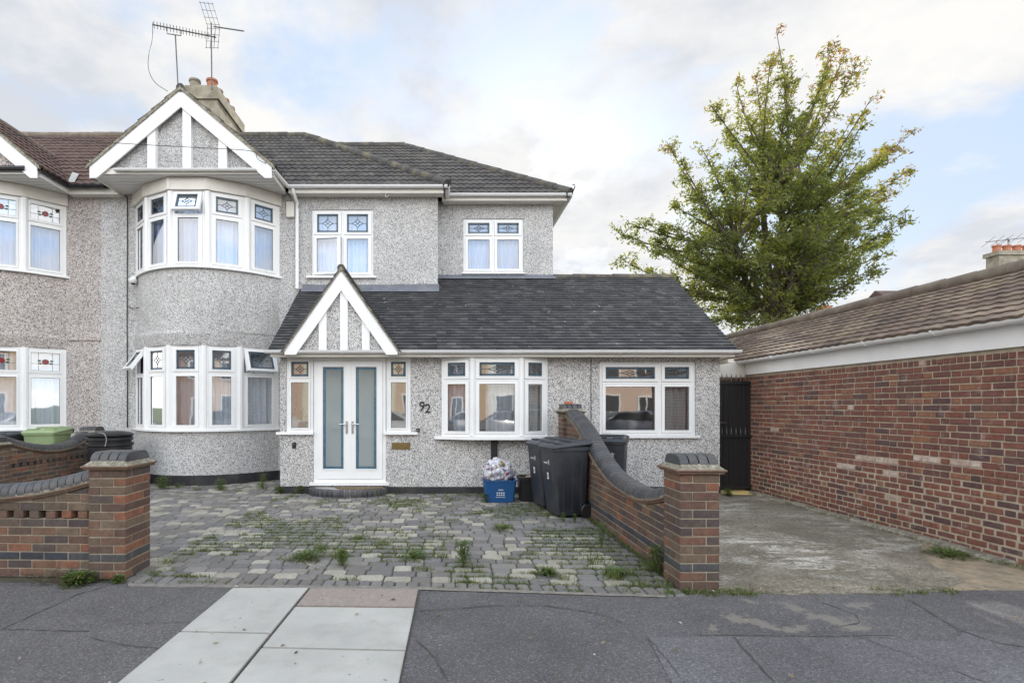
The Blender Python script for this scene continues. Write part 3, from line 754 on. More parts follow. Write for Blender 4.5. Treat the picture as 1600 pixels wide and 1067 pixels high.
winA = (WX(487, YM), WX(583, YM), 4.28, 5.68); winB = (WX(724, YR), WX(818, YR), 4.48, 5.67)
SLx = (WX(447, YE), WX(490, YE)); DRx = (WX(490, YE), WX(603, YE)); SRx = (WX(603, YE), WX(642, YE))
BWx = (WX(688, YE), WX(857, YE)); RWx = (WX(937, YE), WX(1087, YE))
def extrude_curve(mb, rings, m=0):
    """rings: list of (pts2d, z); skins between them"""
    n = len(rings[0][0]); vs = [(p[0], p[1], z) for pts, z in rings for p in pts]
    mb.add(vs, [(i*n+k, i*n+k+1, (i+1)*n+k+1, (i+1)*n+k) for i in range(len(rings)-1) for k in range(n-1)], m)
def scale_pts(pts, f, c=-4.92): return [((p[0]-c)*(1+f*.5)+c, YM-(YM-p[1])*(1+f)) for p in pts]
def bay_rings(mb, pL, pU, zs, za, zb, base=.20):
    s = smooth_pts(pL); s2 = smooth_pts(pU); c = (pL[0][0]+pL[-1][0])/2
    extrude_curve(mb, [(scale_pts(s, -.01, c), base), (scale_pts(s, -.01, c), zs)])
    R_ = []
    for (z, f, q) in ((za, .0, s), (za+.06, .02, s), (za+.20, .055, s), (za+.235, .06, s), (za+.245, .0, s), (za+.3, -.01, s2), (zb, -.01, s2)):
        R_.append((scale_pts(q, f, c), z))
    extrude_curve(mb, R_)
mb = MB()
wall_panel(mb, FRT(0, YM), Xc, 0, ZE, [(-6.42, -3.43, 1.07, 5.98), winA, (-2.85, Xc, 0, 2.45)], u0=Xn)
wall_panel(mb, FRT(0, YR), 2.45, 0, ZE, [winB, (Xc, 2.45, 0, 2.45)], u0=Xc)
mb.poly([(Xc, YM, 3.5), (Xc, YR, 3.5), (Xc, YR, ZE), (Xc, YM, ZE)])
mb.poly([(2.45, YR, 0), (2.45, 18.4, 0), (2.45, 18.4, ZE), (2.45, YR, ZE)]); mb.poly([(Xn, 18.4, 0), (2.45, 18.4, 0), (2.45, 18.4, ZE), (Xn, 18.4, ZE)])
mb.poly([(Xn, YM, 0), (Xn, 18.4, 0), (Xn, 18.4, ZE), (Xn, YM, ZE)])
bay_rings(mb, bayL, bayU, 1.07, 2.73, 4.25)
mb.build('wall', M['render'], house)
def curve_strip(mb, pts, z0, z1, out0, out1, c, m=0, n2=None):
    a = scale_pts(pts, out0, c); b = scale_pts(pts, out1, c); n = len(a)
    vs = [(p[0], p[1], z0) for p in a]+[(p[0], p[1], z0) for p in b]+[(p[0], p[1], z1) for p in b]+[(p[0], p[1], z1) for p in a]
    mb.add(vs, [(r*n+k, r*n+k+1, ((r+1) % 4)*n+k+1, ((r+1) % 4)*n+k) for r in range(4) for k in range(n-1)]+[(0, n, 2*n, 3*n), (n-1, 2*n-1, 3*n-1, 4*n-1)], m)
mb = MB(); curve_strip(mb, smooth_pts(bayL), -.02, .20, -.2, .012, -4.92)
mb.box(-3.43, -2.86, YM-.03, YM+.05, -.02, .20); mb.box(Xn, -6.42, YM-.03, YM+.05, -.02, .2)
mb.box(-2.87, DRx[0]-.02, YE-.012, YE+.05, -.02, .13); mb.box(DRx[1]+.02, Xe+.01, YE-.012, YE+.05, -.02, .12)
mb.build('plinth', M['black_paint'], house)
# extension and porch walls
mb = MB()
dz0 = .17
wall_panel(mb, FRT(0, YE), Xe, 0, 2.46, [(*SLx, 1.075, 2.405), (*DRx, dz0, 2.405), (*SRx, 1.075, 2.405), (BWx[0]+.02, BWx[1]-.02, 1.0, 2.40), (*RWx, 1.02, 2.33)], u0=-2.86)
mb.poly([(-2.86, YE, 0), (-2.86, YM, 0), (-2.86, YM, 3.6), (-2.86, YE, 2.46)])
mb.poly([(Xe, YE, 0), (Xe, 13.8, 0), (Xe, 13.8, 2.5), (Xe, 11.55, 4.25), (Xe, YE, 2.5)]); mb.poly([(2.45, 13.8, 0), (Xe, 13.8, 0), (Xe, 13.8, 2.5), (2.45, 13.8, 2.5)])
mb.prism([(-2.66, 2.50), (-.76, 2.50), (-1.71, 3.80)], 8.985, 9.05)
mb.build('extension_wall', M['render_ext'], house)
mb = MB()          # gable infill over the bay
mb.prism([(-6.55, 6.08), (-3.37, 6.08), (-4.96, 7.42)], 10.10, 10.16)
mb.build('gable_panel', M['render'], house)
# interior surfaces seen faintly through the glass
mb = MB()
mb.box(Xn+.05, 2.4, 13.2, 13.3, 0, ZE); mb.box(Xn+.05, 2.4, YM+.12, 13.2, 3.3, 3.42); mb.box(Xn+.05, 2.4, YR+.12, 13.2, 5.95, 6.0)
mb.box(-2.8, 4.88, YE+.12, 13.2, .04, .10); mb.box(-.5, -.42, YE+.12, 12.6, .1, 2.4); mb.box(2.5, 2.58, YE+.12, 12.6, .1, 2.4)
mb.box(-.42, 4.88, 12.6, 12.7, .1, 2.45); mb.box(-2.8, 4.88, YE+.12, 12.6, 2.46, 2.50)
mb.box(-2.8, -2.72, 10.2, 12, .1, 2.4); mb.box(-2.72, -2.3, 10.06, 10.12, .1, 2.45); mb.box(-1.35, -.5, 10.06, 10.12, .1, 2.45); mb.box(-2.3, -1.35, 10.06, 10.12, 2.2, 2.45)
mb.build('interior', M['room'], house)
# inner front door in the porch
mb = MB(FRT(-2.28, 10.05)); ring(mb, 0, .93, .1, 2.2, .06, -.05, .0); mb.box(.06, .87, -.05, -.01, .16, 2.14)
ring(mb, .14, .79, .26, .95, .03, -.01, .006); ring(mb, .14, .79, 1.25, 2.0, .03, -.01, .006)
for z in (.62, 1.45): mb.box(.52, .70, -.01, .008, z, z+.3, 1)
mb.box(.2, .42, -.01, .02, 1.06, 1.12, 2)
mb.build('inner_door', [M['innerdoor'], M['black'], M['chrome']], house)

# windows
pu = panels_of(bayU); pl = panels_of(bayL)
W1 = window(house, 'bay_window', [(p[0], p[1], p[2], p[3], p[4]) for p in pu], 4.27, 5.74, 5.28, fb=.085, sb=.07, opens={(2, 0, 'top'): ('top', R(20))}, glass='glass_up', topglass='glass_up', label='upper curved bay window with one top light propped open')
W2 = window(house, 'bay_window', pl, 1.09, 2.73, 2.20, fb=.085, sb=.07, opens={(0, 0, 'top'): ('top', R(34)), (4, 0, 'top'): ('top', R(22))}, label='ground floor curved bay window with both end top lights propped open')
for (Wn, pts, z0, z1) in ((W1, bayU, 4.25, 5.75), (W2, bayL, 1.07, 2.74)):
    for q in pts[1:-1]: mb = MB(); mb.lathe([(.062, z0+.02), (.062, z1-.01)], (q[0], q[1]+.03, 0), 10); mb.build('corner_post', M['upvc'], Wn, smooth='auto')
    mb = MB(); curve_strip(mb, smooth_pts(pts, 4), z0-.02, z0+.02, -.05, .075, -4.92); mb.build('window_sill', M['upvc'], Wn)
mb = MB()   # boxed fascia over the upper bay
for (P0, U, N, w, c_) in pu:
    mb.xf = fxf(P0, U, N); mb.box(-.015, w+.015, -.08, .055, 5.745, 5.975); mb.box(-.03, .03, .055, .066, 5.745, 5.975)
mb.xf = None; mb.build('bay_fascia', M['cream'], house)
p = [((winA[0], YM+.03, 0), (1, 0, 0), (0, -1, 0), winA[1]-winA[0], [0, .5, 1])]
WA = window(house, 'window', p, winA[2], winA[3], 5.14, fb=.04, sb=.065, opens={(0, 0, 'low'): ('side', R(9))}, glass='glass_up', topglass='glass_up', label='four light upstairs window with its lower left casement ajar')
mb = MB(FRT(0, YM)); mb.box(winA[0]-.10, winA[1]+.06, -.02, .07, 4.235, 4.275); mb.build('window_sill', M['upvc'], WA)
p2 = [((winB[0], YR+.03, 0), (1, 0, 0), (0, -1, 0), winB[1]-winB[0], [0, .5, 1])]
WB = window(house, 'window', p2, winB[2], winB[3], 5.28, fb=.04, sb=.06, glass='glass_up', topglass='glass_up', label='four light upstairs window with bright blue top lights')
mb = MB(FRT(0, YR)); mb.box(winB[0]-.03, winB[1]+.03, -.02, .05, 4.45, 4.475); mb.build('window_sill', M['upvc'], WB)
# bow window
yb = YE-.20; x0, x1 = BWx; xa, xb = WX(738, YE-.2), WX(815, YE-.2)
bow = [(x0+.02, YE-.03), (xa, yb), (xb, yb), (x1-.02, YE-.03)]
pb = panels_of(bow)
WC = window(house, 'bow_window', pb, 1.02, 2.395, 2.0, fb=.055, sb=.062, label='shallow three sided bow window on a black bracket post')
for q in bow[1:-1]: mb = MB(); mb.lathe([(.05, 1.03), (.05, 2.39)], (q[0], q[1]+.02, 0), 10); mb.build('corner_post', M['upvc'], WC, smooth='auto')
mb = MB(); mb.zprism([(x0-.12, YE+.02), (x0-.10, YE-.05), (xa-.03, yb-.07), (xb+.03, yb-.07), (x1+.10, YE-.05), (x1+.12, YE+.02)], .965, 1.02); mb.zprism([(x0, YE+.05), (xa, yb), (xb, yb), (x1, YE+.05)], 2.396, 2.44)
mb.build('window_sill', M['upvc'], WC)
mb = MB(); mb.box(WX(768, YE)-.01, WX(776, YE)+.01, YE-.06, YE, WZ(722, YE), .964); mb.build('bracket_post', M['black'], WC)
p3 = [((RWx[0], YE+.03, 0), (1, 0, 0), (0, -1, 0), RWx[1]-RWx[0], [0, .63, 1])]
WD = window(house, 'window', p3, 1.03, 2.33, 1.96, fb=.05, sb=.055, label='wide white window with uneven halves at the right end')
mb = MB(FRT(0, YE)); mb.box(RWx[0]-.02, RWx[1]+.05, -.02, .06, .985, 1.03); mb.build('window_sill', M['upvc'], WD)
# porch side lights
for k, (a, b) in enumerate((SLx, SRx)):
    pp = [((a, YE+.02, 0), (1, 0, 0), (0, -1, 0), b-a-.002, [0, 1])]
    ws = window(house, 'side_light', pp, 1.09, 2.405, 2.02, fb=.055, sb=.03, sz=.03, label=('narrow side light left of the porch doors with a pot plant behind', 'narrow side light right of the porch doors')[k])
    mb = MB(FRT(0, YE)); mb.box(a-(.16 if k == 0 else .03), b+(.0 if k == 0 else .12), -.02, .07, 1.045, 1.09); mb.build('window_sill', M['upvc'], ws)
# porch doors
def doors():
    w = DRx[1]-DRx[0]; xf = fxf((DRx[0], YE+.01, 0), (1, 0, 0), (0, -1, 0))
    mb = MB(xf); ring(mb, .002, w-.002, dz0+.03, 2.404, .055, -.07, .0); mb.box(-.06, w+.06, -.03, .07, dz0-.02, dz0+.03)
    fr = mb.build('door_frame', M['upvc'], house)
    half = w/2
    for k in range(2):
        a, b = (.06, half-.003) if k == 0 else (half+.003, w-.06); z0, z1 = dz0+.09, 2.345; s = .105
        mb = MB(xf); ring(mb, a, b, z0, z1, s, -.05, .016); mb.box(a+s, b-s, -.05, .0155, z0+s, z0+s+.07)
        ring(mb, a+s-.02, b-s+.02, z0+s+.05, z1-s+.02, .018, .016, .024)
        if k == 0: mb.box(b-.015, b+.03, .016, .026, z0, z1)
        d = mb.build('door', M['upvc'], house); d['label'] = 'left glazed leaf of the white porch doors' if k == 0 else 'right glazed leaf of the white porch doors'
        u0, u1, c0, c1 = a+s, b-s, z0+s+.07, z1-s
        mb = MB(xf); mb.poly([(u0, -.006, c0), (u1, -.006, c0), (u1, -.006, c1), (u0, -.006, c1)]); mb.build('pane', M['glass_frost'], d)
        mb = MB(xf); bw = .03
        for q in ((u0+.012, u0+.012+bw, c0, c1), (u1-.012-bw, u1-.012, c0, c1), (u0+.012+bw, u1-.012-bw, c0+.01, c0+.01+bw), (u0+.012+bw, u1-.012-bw, c1-bw-.01, c1-.01)):
            mb.box(q[0], q[1], -.005, -.003, q[2], q[3], 1)
        for u in (u0+.012, u0+.012+bw, u1-.012, u1-.012-bw, u0+.06, u1-.06)[:4]: mb.box(u-.003, u+.003, -.004, .0, c0, c1, 0)
        for z in (c0+.01, c0+.01+bw, c1-.01, c1-.01-bw): mb.box(u0, u1, -.0035, .0005, z-.003, z+.003, 0)
        mb.build('leading', [M['came'], M['bluestrip']], d)
        hx = b-.05 if k == 0 else a+.05; sg = -1 if k == 0 else 1
        mb = MB(xf); mb.brick(hx-.016, hx+.016, .016, .03, 1.06, 1.28, c=.005); mb.tube([(hx, .03, 1.23), (hx, .07, 1.23)], .010, 8)
        mb.tube([(hx, .065, 1.23), (hx+sg*.06, .07, 1.23), (hx+sg*.125, .065, 1.225)], [.010, .011, .009], 8); mb.lathe([(.008, 0), (.008, .02)], (hx, .034, 1.10), 8)
        mb.build('door_handle', M['chrome'], d, smooth='auto')
doors()
# step of blue bullnose bricks with a mat
step = thing('door_step', (WX(542, 9.1), 9.28, 0), 'low half oval door step edged in worn grey bullnose bricks', 'step')
cx = WX(542, 9.1); n = 22; mb = MB(); A_, B_ = .71, .46
for k in range(n):
    a0, a1 = math.pi+math.pi*k/n+.012, math.pi+math.pi*(k+1)/n-.012
    pr = [(1, .0), (1, .06), (.985, .10), (.94, .125), (.84, .13)]
    vs = []
    for an in (a0, a1):
        for (q, z) in pr: vs.append((cx+A_*q*math.cos(an), 9.28+B_*q*math.sin(an), z))
        vs.append((cx+A_*.84*math.cos(an), 9.28+B_*.84*math.sin(an), 0))
    mb.add(vs, [(0, 6, 7, 1), (1, 7, 8, 2), (2, 8, 9, 3), (3, 9, 10, 4), tuple(range(6)), tuple(range(11, 5, -1))])
mb.build('edging', M['coping'], step)
mb = MB(); mb.zprism([(cx+A_*.95*math.cos(math.pi+math.pi*k/20), 9.28+B_*.95*math.sin(math.pi+math.pi*k/20)) for k in range(21)], 0, .118); mb.build('step_top', M['kerb'], step)
mb = MB(); mx = cx+.20; mb.zprism([(mx+.42*math.cos(math.pi+math.pi*k/20), 9.20+.26*math.sin(math.pi+math.pi*k/20)) for k in range(21)], .0, .014)
o = mb.build('door_mat', M['carpet'], None, off=Vector((mx, 9.2, 0))); o.location = (mx, 9.2, .12); tag(o, 'brown half round coir mat on the porch step', 'doormat')
# fascia, soffits
mb = MB()
mb.box(-2.95, 5.05, 9.04, 9.07, 2.395, 2.50); mb.box(-2.95, 5.05, 9.07, YE-.002, 2.405, 2.42); mb.box(5.02, 5.05, 9.07, 11.55, 2.395, 2.5)
mb.build('extension_fascia', M['cream'], house)
mb = MB(); mb.box(-3.15, Xc+.12, 10.80, 10.83, 5.93, 6.06); mb.box(-3.15, Xc+.12, 10.83, YM-.002, 5.94, 5.955); mb.box(Xc+.09, Xc+.12, 10.83, 11.3, 5.93, 6.06)
mb.box(Xc+.12, 2.70, 11.30, 11.33, 5.97, 6.10); mb.box(Xc+.12, 2.70, 11.33, YR-.002, 5.98, 5.995); mb.box(2.67, 2.70, 11.33, 18.6, 5.97, 6.1); mb.box(2.455, 2.67, YR, 18.5, 5.98, 5.995)
mb.build('fascia', M['cream'], house)
mb = MB(); y = 10.10
while y < YM-.02:
    mb.box(-6.66, -3.24, y, min(y+.135, YM-.01), 5.985, 6.0); y += .15
mb.build('soffit', M['soffit'], house)
mb = MB(); mb.box(-6.66, -3.2, 10.02, 10.05, 5.975, 6.08); mb.box(-3.25, -3.22, 10.05, 10.83, 5.93, 6.05); mb.box(-6.69, -6.66, 10.05, YM-.01, 5.93, 6.05); mb.build('gable_fascia', M['cream'], house)
# gables: barge boards and applied timbers
def gable(root, cx, half, zb, za, Y, bw, timbers, tz, lead_end, wmat='barge', face=None):
    mb = MB(); sl = (za-zb)/half; bv = bw*math.sqrt(1+sl*sl)
    for s in (-1, 1):
        P = [(cx, za), (cx+s*half, zb), (cx+s*half, zb-lead_end), (cx+s*(half-(lead_end and .22)), zb-lead_end), (cx, za-bv)]
        e = half-.24
        P = [(cx, za), (cx+s*half, zb), (cx+s*half, zb-lead_end), (cx+s*(half-max(0.0, (bv-lead_end)/sl*1.0)), zb-lead_end), (cx, za-bv)]
        if s < 0: P = P[::-1]
        mb.prism(P, Y-.03+(.001 if s > 0 else 0), Y)
    mb.build('barge_board', M[wmat], root)
    mb = MB()
    for (a, b) in timbers:
        def top(x): return za-bv*.6-abs(x-cx)*sl
        mb.prism([(a, tz), (b, tz), (b, top(b)), (a, top(a))], Y+.004, (face or Y+.05)+.01)
    mb.build('timber', M[wmat], root)
gable(house, -4.96, 1.73, 6.11, 7.57, 10.0, .26, [(WX(230, 10), WX(242.5, 10)), (WX(285, 10), WX(298, 10)), (WX(341, 10), WX(354, 10))], 6.085, .23, face=10.09)
gable(house, -1.71, .96, 2.50, 3.86, 8.95, .20, [(WX(499, 9), WX(511, 9)), (WX(532, 9), WX(544, 9)), (WX(566, 9), WX(578, 9))], 2.505, .08, face=8.98)
# roofs
sl = math.atan(.765); V1 = (0, math.cos(sl), math.sin(sl))
rolled_roof('roof', M['tile_grey'], house, (Xn, 10.72, 6.05), (1, 0, 0), V1, .10-Xn, 5.05, clip=[((.12, 10.72, 0), (1, 1, 0))])
rolled_roof('roof', M['tile_grey'], house, (.12, 10.72, 6.05), (0, 1, 0), (-math.cos(sl), 0, math.sin(sl)), 8, 5.05, clip=[((.12, 10.72, 0), (-1, -1, 0)), ((.12, 18.7, 0), (-1, 1, 0))])
rolled_roof('roof', M['tile_grey'], house, (-4, 11.22, 6.09), (1, 0, 0), V1, 6.75, 4.85, clip=[((2.75, 11.22, 0), (1, 1, 0))])
rolled_roof('roof', M['tile_grey'], house, (2.75, 11.22, 6.09), (0, 1, 0), (-math.cos(sl), 0, math.sin(sl)), 7.5, 4.85, clip=[((2.75, 11.22, 0), (-1, -1, 0)), ((2.75, 18.7, 0), (-1, 1, 0))])
mb = MB(); mb.poly([(Xn, 18.7, 6.05), (2.75, 18.7, 6.05), (-1.2, 15.2, 8.7), (-3.8, 14.8, 8.9), (Xn, 14.76, 9.05)]); mb.build('rear_roof', M['tile_grey'], house)
mb = MB()
ridge_tiles(mb, (.12, 10.72, 6.1), (-3.83, 14.67, 9.13)); ridge_tiles(mb, (-3.83, 14.7, 9.14), (Xn, 14.7, 9.14)); ridge_tiles(mb, (2.75, 11.22, 6.14), (-1.05, 15.02, 9.0)); ridge_tiles(mb, (-1.05, 15.02, 9.02), (-3.7, 15.02, 9.02))
ridge_tiles(mb, (2.75, 18.7, 6.1), (-1.0, 15.0, 8.95))
mb.build('ridge_tiles', M['ridge'], house, smooth='auto')
# lean-to roof of small plain tiles
es = .733; ea = math.atan(es); VE = (0, math.cos(ea), math.sin(ea))
plain_roof('lean_to_roof', M['slate'], house, (-2.98, 8.97, 2.475), (1, 0, 0), VE, Xc+2.98, (YM+.02-8.97)/math.cos(ea))
plain_roof('lean_to_roof', M['slate'], house, (Xc, 8.97, 2.475), (1, 0, 0), VE, 5.09-Xc, (11.58-8.97)/math.cos(ea))
mb = MB(); mb.poly([(2.45, 11.6, 4.38), (5.08, 11.6, 4.38), (5.08, 14.1, 2.5), (2.45, 14.1, 2.5)]); mb.poly([(-2.97, 9.0, 2.46), (5.06, 9.0, 2.46), (5.06, 11.57, 4.36), (-.08, 11.57, 4.36), (-.08, 11.04, 3.97), (-2.97, 11.04, 3.97)]); mb.build('roof_underlay', M['black_paint'], house)
mb = MB(); ridge_tiles(mb, (2.46, 11.6, 4.41), (5.09, 11.6, 4.41), .085); mb.build('ridge_tiles', M['ridge'], house, smooth='auto')
mb = MB(); mb.prism([(4.95, 2.30), (5.05, 2.30), (5.05, 2.36), (4.95, 2.36)], 9.07, 11.5); mb.build('verge_trim', M['cream'], house)
# lead flashings
mb = MB(); zf = 2.475+es*(YM-8.97)
mb.xf = FRT(0, YM)
x = -2.93
while x < Xc+.03:
    w = min(.24, Xc+.03-x); mb.box(x, x+w-.004, 0, .012, zf+.0, zf+.11+random.uniform(-.01, .01)); mb.add([(x, .012, zf+.05), (x+w-.004, .012, zf+.05), (x+w-.004, .16, zf-.075), (x, .16, zf-.075)], [(0, 1, 2, 3)]); x += w
mb.xf = None; mb.build('flashing', M['lead'], house); mb = MB()
zf = 2.475+es*(YR-8.97); mb.xf = FRT(0, YR); x = Xc
while x < 2.47:
    w = min(.6, 2.5-x); mb.box(x, x+w-.004, 0, .012, zf-.01, zf+.07); mb.add([(x, .012, zf+.05), (x+w-.004, .012, zf+.05), (x+w-.004, .12, zf-.04), (x, .12, zf-.04)], [(0, 1, 2, 3)]); x += w
mb.xf = None; mb.build('flashing', M['lead'], house)
# gable roofs
def gable_roof(root, cx, half, zb, za, y0, y1, kind, mat, rmat, over=.06, plain=False):
    s_ = (za-zb)/half; a = math.atan(s_)
    for s in (-1, 1):
        P0 = (cx+s*(half+over), y0, zb-over*s_); V = (-s*math.cos(a), 0, math.sin(a)); L = (half+over)/math.cos(a)
        if plain: plain_roof(kind, mat, root, P0, (0, 1, 0), V, y1-y0, L)
        else: rolled_roof(kind, mat, root, P0, (0, 1, 0), V, y1-y0, L)
    mb = MB(); ridge_tiles(mb, (cx, y0+.01, za+.02), (cx, y1, za+.02), .062 if plain else .075, .4, .03)
    if plain is False:
        pass
    mb.build('ridge_tiles', rmat, root, smooth='auto')
    # mortar verge
    mb = MB(); bvv = .045
    for s in (-1, 1):
        P = [(cx, za+.02), (cx+s*(half+over), zb-over*s_+.02), (cx+s*(half+over), zb-over*s_-.05), (cx, za-.05)]
        mb.prism(P, y0+.005, y0+.05)
    mb.build('verge', M['cement'], root)
gable_roof(house, -4.96, 1.73, 6.14, 7.60, 9.94, 13.0, 'gable_roof', M['tile_grey'], M['ridge'])
gable_roof(house, -1.71, .96, 2.53, 3.90, 8.90, 10.99, 'porch_gable_roof', M['slate'], M['ridge'], .05, True)
# gutters and pipes
gutter('gutter', house, [(-3.02, 8.98, 2.50), (5.12, 8.98, 2.50)], M['upvc'])
gutter('gutter', house, [(-3.15, 10.74, 6.06), (Xc+.20, 10.74, 6.06)], M['upvc'])
gutter('gutter', house, [(Xc+.20, 10.72, 6.06), (Xc+.20, 11.28, 6.06)], M['upvc'], cl=False)
gutter('gutter', house, [(Xc+.18, 11.24, 6.09), (2.78, 11.24, 6.09), (2.78, 18.6, 6.09)], M['upvc'])
gutter('gutter', house, [(-6.22, 9.97, 6.05), (-3.5, 9.97, 6.05)], M['upvc'], .045)
gutter('gutter', house, [(-3.2, 9.97, 6.05), (-3.15, 10.74, 6.05)], M['upvc'], .045, cl=False)
mb = MB(); xp = WX(465.5, YM)
mb.tube([(xp-.02, 10.76, 6.02), (xp-.02, 10.78, 5.93), (xp, 10.97, 5.80), (xp, 10.99, 5.68), (xp, 10.99, 4.0)], .036, 10)
for z in (5.3, 4.6): mb.tube([(xp, 10.99, z), (xp, 10.99, z+.04)], .045, 10)
mb.build('downpipe', M['upvc'], house, smooth='auto')
# chimney
ch = MB(); CX0, CX1, CY0, CY1 = -6.95, -5.98, 14.0, 15.86
ch.box(CX0, CX1, CY0, CY1, 8.0, 9.72); ch.box(CX0-.05, CX1+.05, CY0-.05, CY1+.05, 9.72, 9.80); ch.box(CX0-.02, CX1+.02, CY0-.02, CY1+.02, 9.80, 10.05); ch.box(CX0+.06, CX1-.06, CY0+.06, CY1-.06, 10.05, 10.14)
chim = ch.build('chimney', M['chim'], house)
for i, (ax, ay) in enumerate(((-6.72, 14.3), (-6.25, 14.3), (-6.3, 14.75), (-6.3, 15.2), (-6.3, 15.6))):
    mb = MB(); mb.lathe([(.14, 0), (.13, .22), (.155, .24), (.155, .29), (.12, .29), (.11, .10)], (ax, ay, 10.12), 14, sy=1); mb.build('chimney_pot', M['terracotta'] if i in (1, 3) else M['chim'], chim, smooth='auto')
# hip irons
for (x_, y_, z_) in ((.16, 10.66, 6.10), (2.80, 11.16, 6.14)):
    mb = MB(); mb.tube([(x_-.03, y_+.03, z_-.04), (x_, y_, z_-.02), (x_+.03, y_-.03, z_+.06), (x_+.01, y_-.03, z_+.11), (x_-.02, y_-.02, z_+.09)], .012, 6); mb.build('hip_iron', M['black'], house)
# small fittings
def fit(name, mb, mat, label=None, smooth='auto'):
    o = mb.build(name, mat, house, smooth=smooth)
    if label: o['label'] = label
    return o
mb = MB(FRT(WX(454.5, YM), YM)); mb.brick(-.085, .085, 0, .07, 5.50, 5.83, c=.012); fit('alarm_box', mb, M['cream'])
mb = MB(); c = Vector((WX(604, YM), YM-.02, 5.99)); mb.box(c.x-.03, c.x+.03, YM-.02, YM, 5.93, 6.0); mb.tube([c+Vector((0, 0, -.03)), c+Vector((0, -.10, -.06))], .018); mb.tube([c+Vector((.0, -.05, -.06)), c+Vector((0.03, -.2, -.09))], .032, 12); mb.tube([c+Vector((0.03, -.2, -.09)), c+Vector((0.032, -.205, -.091))], .022, 12, m=1); fit('security_camera', mb, [M['upvc'], M['black']])
mb = MB(); c = Vector((-6.42, 10.92, 4.16)); mb.tube([(-6.40, YM, 4.20), (-6.40, 10.9, 4.20)], .05, 12); mb.lathe([(.03, -.08), (.065, -.055), (.085, -.01), (.085, .02), (.05, .05)], c, 14); mb.lathe([(.01, -.095), (.035, -.085), (.045, -.07)], c+Vector((.02, -.03, 0)), 10, m=1); fit('dome_camera', mb, [M['upvc'], M['black']])
mb = MB(FRT(WX(460, YE), YE)); mb.brick(-.033, .033, 0, .03, .80, .91, c=.01); mb.tube([(0, .03, .875), (0, .035, .875)], .013, 10, m=1); fit('door_bell', mb, [M['black'], M['chrome']], 'black video doorbell left of the porch doors')
mb = MB(FRT(WX(653, YE), YE)); mb.brick(-.03, .03, 0, .03, 1.09, 1.155, c=.008); mb.tube([(0, .03, 1.122), (0, .035, 1.122)], .012, 10, m=1); fit('door_bell', mb, [M['black'], M['chrome']], 'square black bell push below the house number')
mb = MB(FRT(0, YE)); a, b = WX(612, YE), WX(641, YE); mb.brick(a, b, 0, .012, WZ(702, YE), WZ(691.5, YE), c=.004); mb.brick(a+.04, b-.04, .012, .018, WZ(700, YE), WZ(694, YE), c=.003); fit('letter_plate', mb, M['brass'])
def digit(ch, size, loc, mat, parent, nm='house_number'):
    cu = bpy.data.curves.new(nm, 'FONT'); cu.body = ch; cu.size = size; cu.extrude = .008; cu.offset = .0015
    tmp = bpy.data.objects.new(nm, cu); col.objects.link(tmp); bpy.context.view_layer.update()
    me = bpy.data.meshes.new_from_object(tmp.evaluated_get(bpy.context.evaluated_depsgraph_get())); bpy.data.objects.remove(tmp)
    me.materials.clear(); me.materials.append(mat)
    o = bpy.data.objects.new(nm, me); col.objects.link(o)
    if parent: o.parent = parent; loc = Vector(loc)-BASE[parent.name]
    o.location = loc; o.rotation_euler = (R(90), 0, 0); return o
digit('9', .225, (WX(654.5, YE), YE-.008, WZ(641, YE)), M['black'], house); digit('2', .225, (WX(663.5, YE), YE-.008, WZ(644.5, YE)), M['black'], house)
# cables
def cable(label, pts, rad=.008, name='cable', mat='cable', cat='cable', sm=True):
    V = [Vector(p) for p in pts]
    if sm and len(V) > 2:
        out = []
        for i in range(len(V)-1):
            p0, p1, p2, p3 = V[max(i-1, 0)], V[i], V[i+1], V[min(i+2, len(V)-1)]
            for k in range(6):
                t = k/6; out.append(.5*((2*p1)+(-p0+p2)*t+(2*p0-5*p1+4*p2-p3)*t*t+(-p0+3*p1-3*p2+p3)*t**3))
        out.append(V[-1]); V = out
    mb = MB(); mb.tube(V, rad, 6); off = V[-1].copy()
    o = mb.build(name, M[mat], None, smooth=True, off=off); o.location = off
    return tag(o, label, cat)
y = YM-.02
cable('black cable running straight down the wall beside the curved bays', [(-6.85, 10.3, 6.0), W(178, 290, 10.9), W(192, 300, y), W(199, 310, y), W(199, 400, y), W(198.5, 500, y), W(199, 600, y), W(199, 668, y)], .010, sm=False)
cable('short black cable curling off the wall under the dome camera', [W(200, 478, y), W(208, 482, y-.02), W(222, 478, y-.2), W(232, 471, y-.35), W(237, 470, y-.42), W(239, 477, y-.42)], .007)
cable('thin black cable hanging down between the two parts of the extension', [W(923.5, 560, YE-.01), W(923.5, 600, YE-.01), W(923.5, 690, YE-.01)], .005, sm=False)
cable('overhead wire crossing in front of the big gable', [W(-30, 206, 9.0), W(70, 216, 9.3), W(200, 225, 9.6), W(300, 230.5, 9.85), W(390, 236, 9.90), W(402, 248, 9.92), W(412, 254, 9.93), W(430, 257, 10.2)], .006)

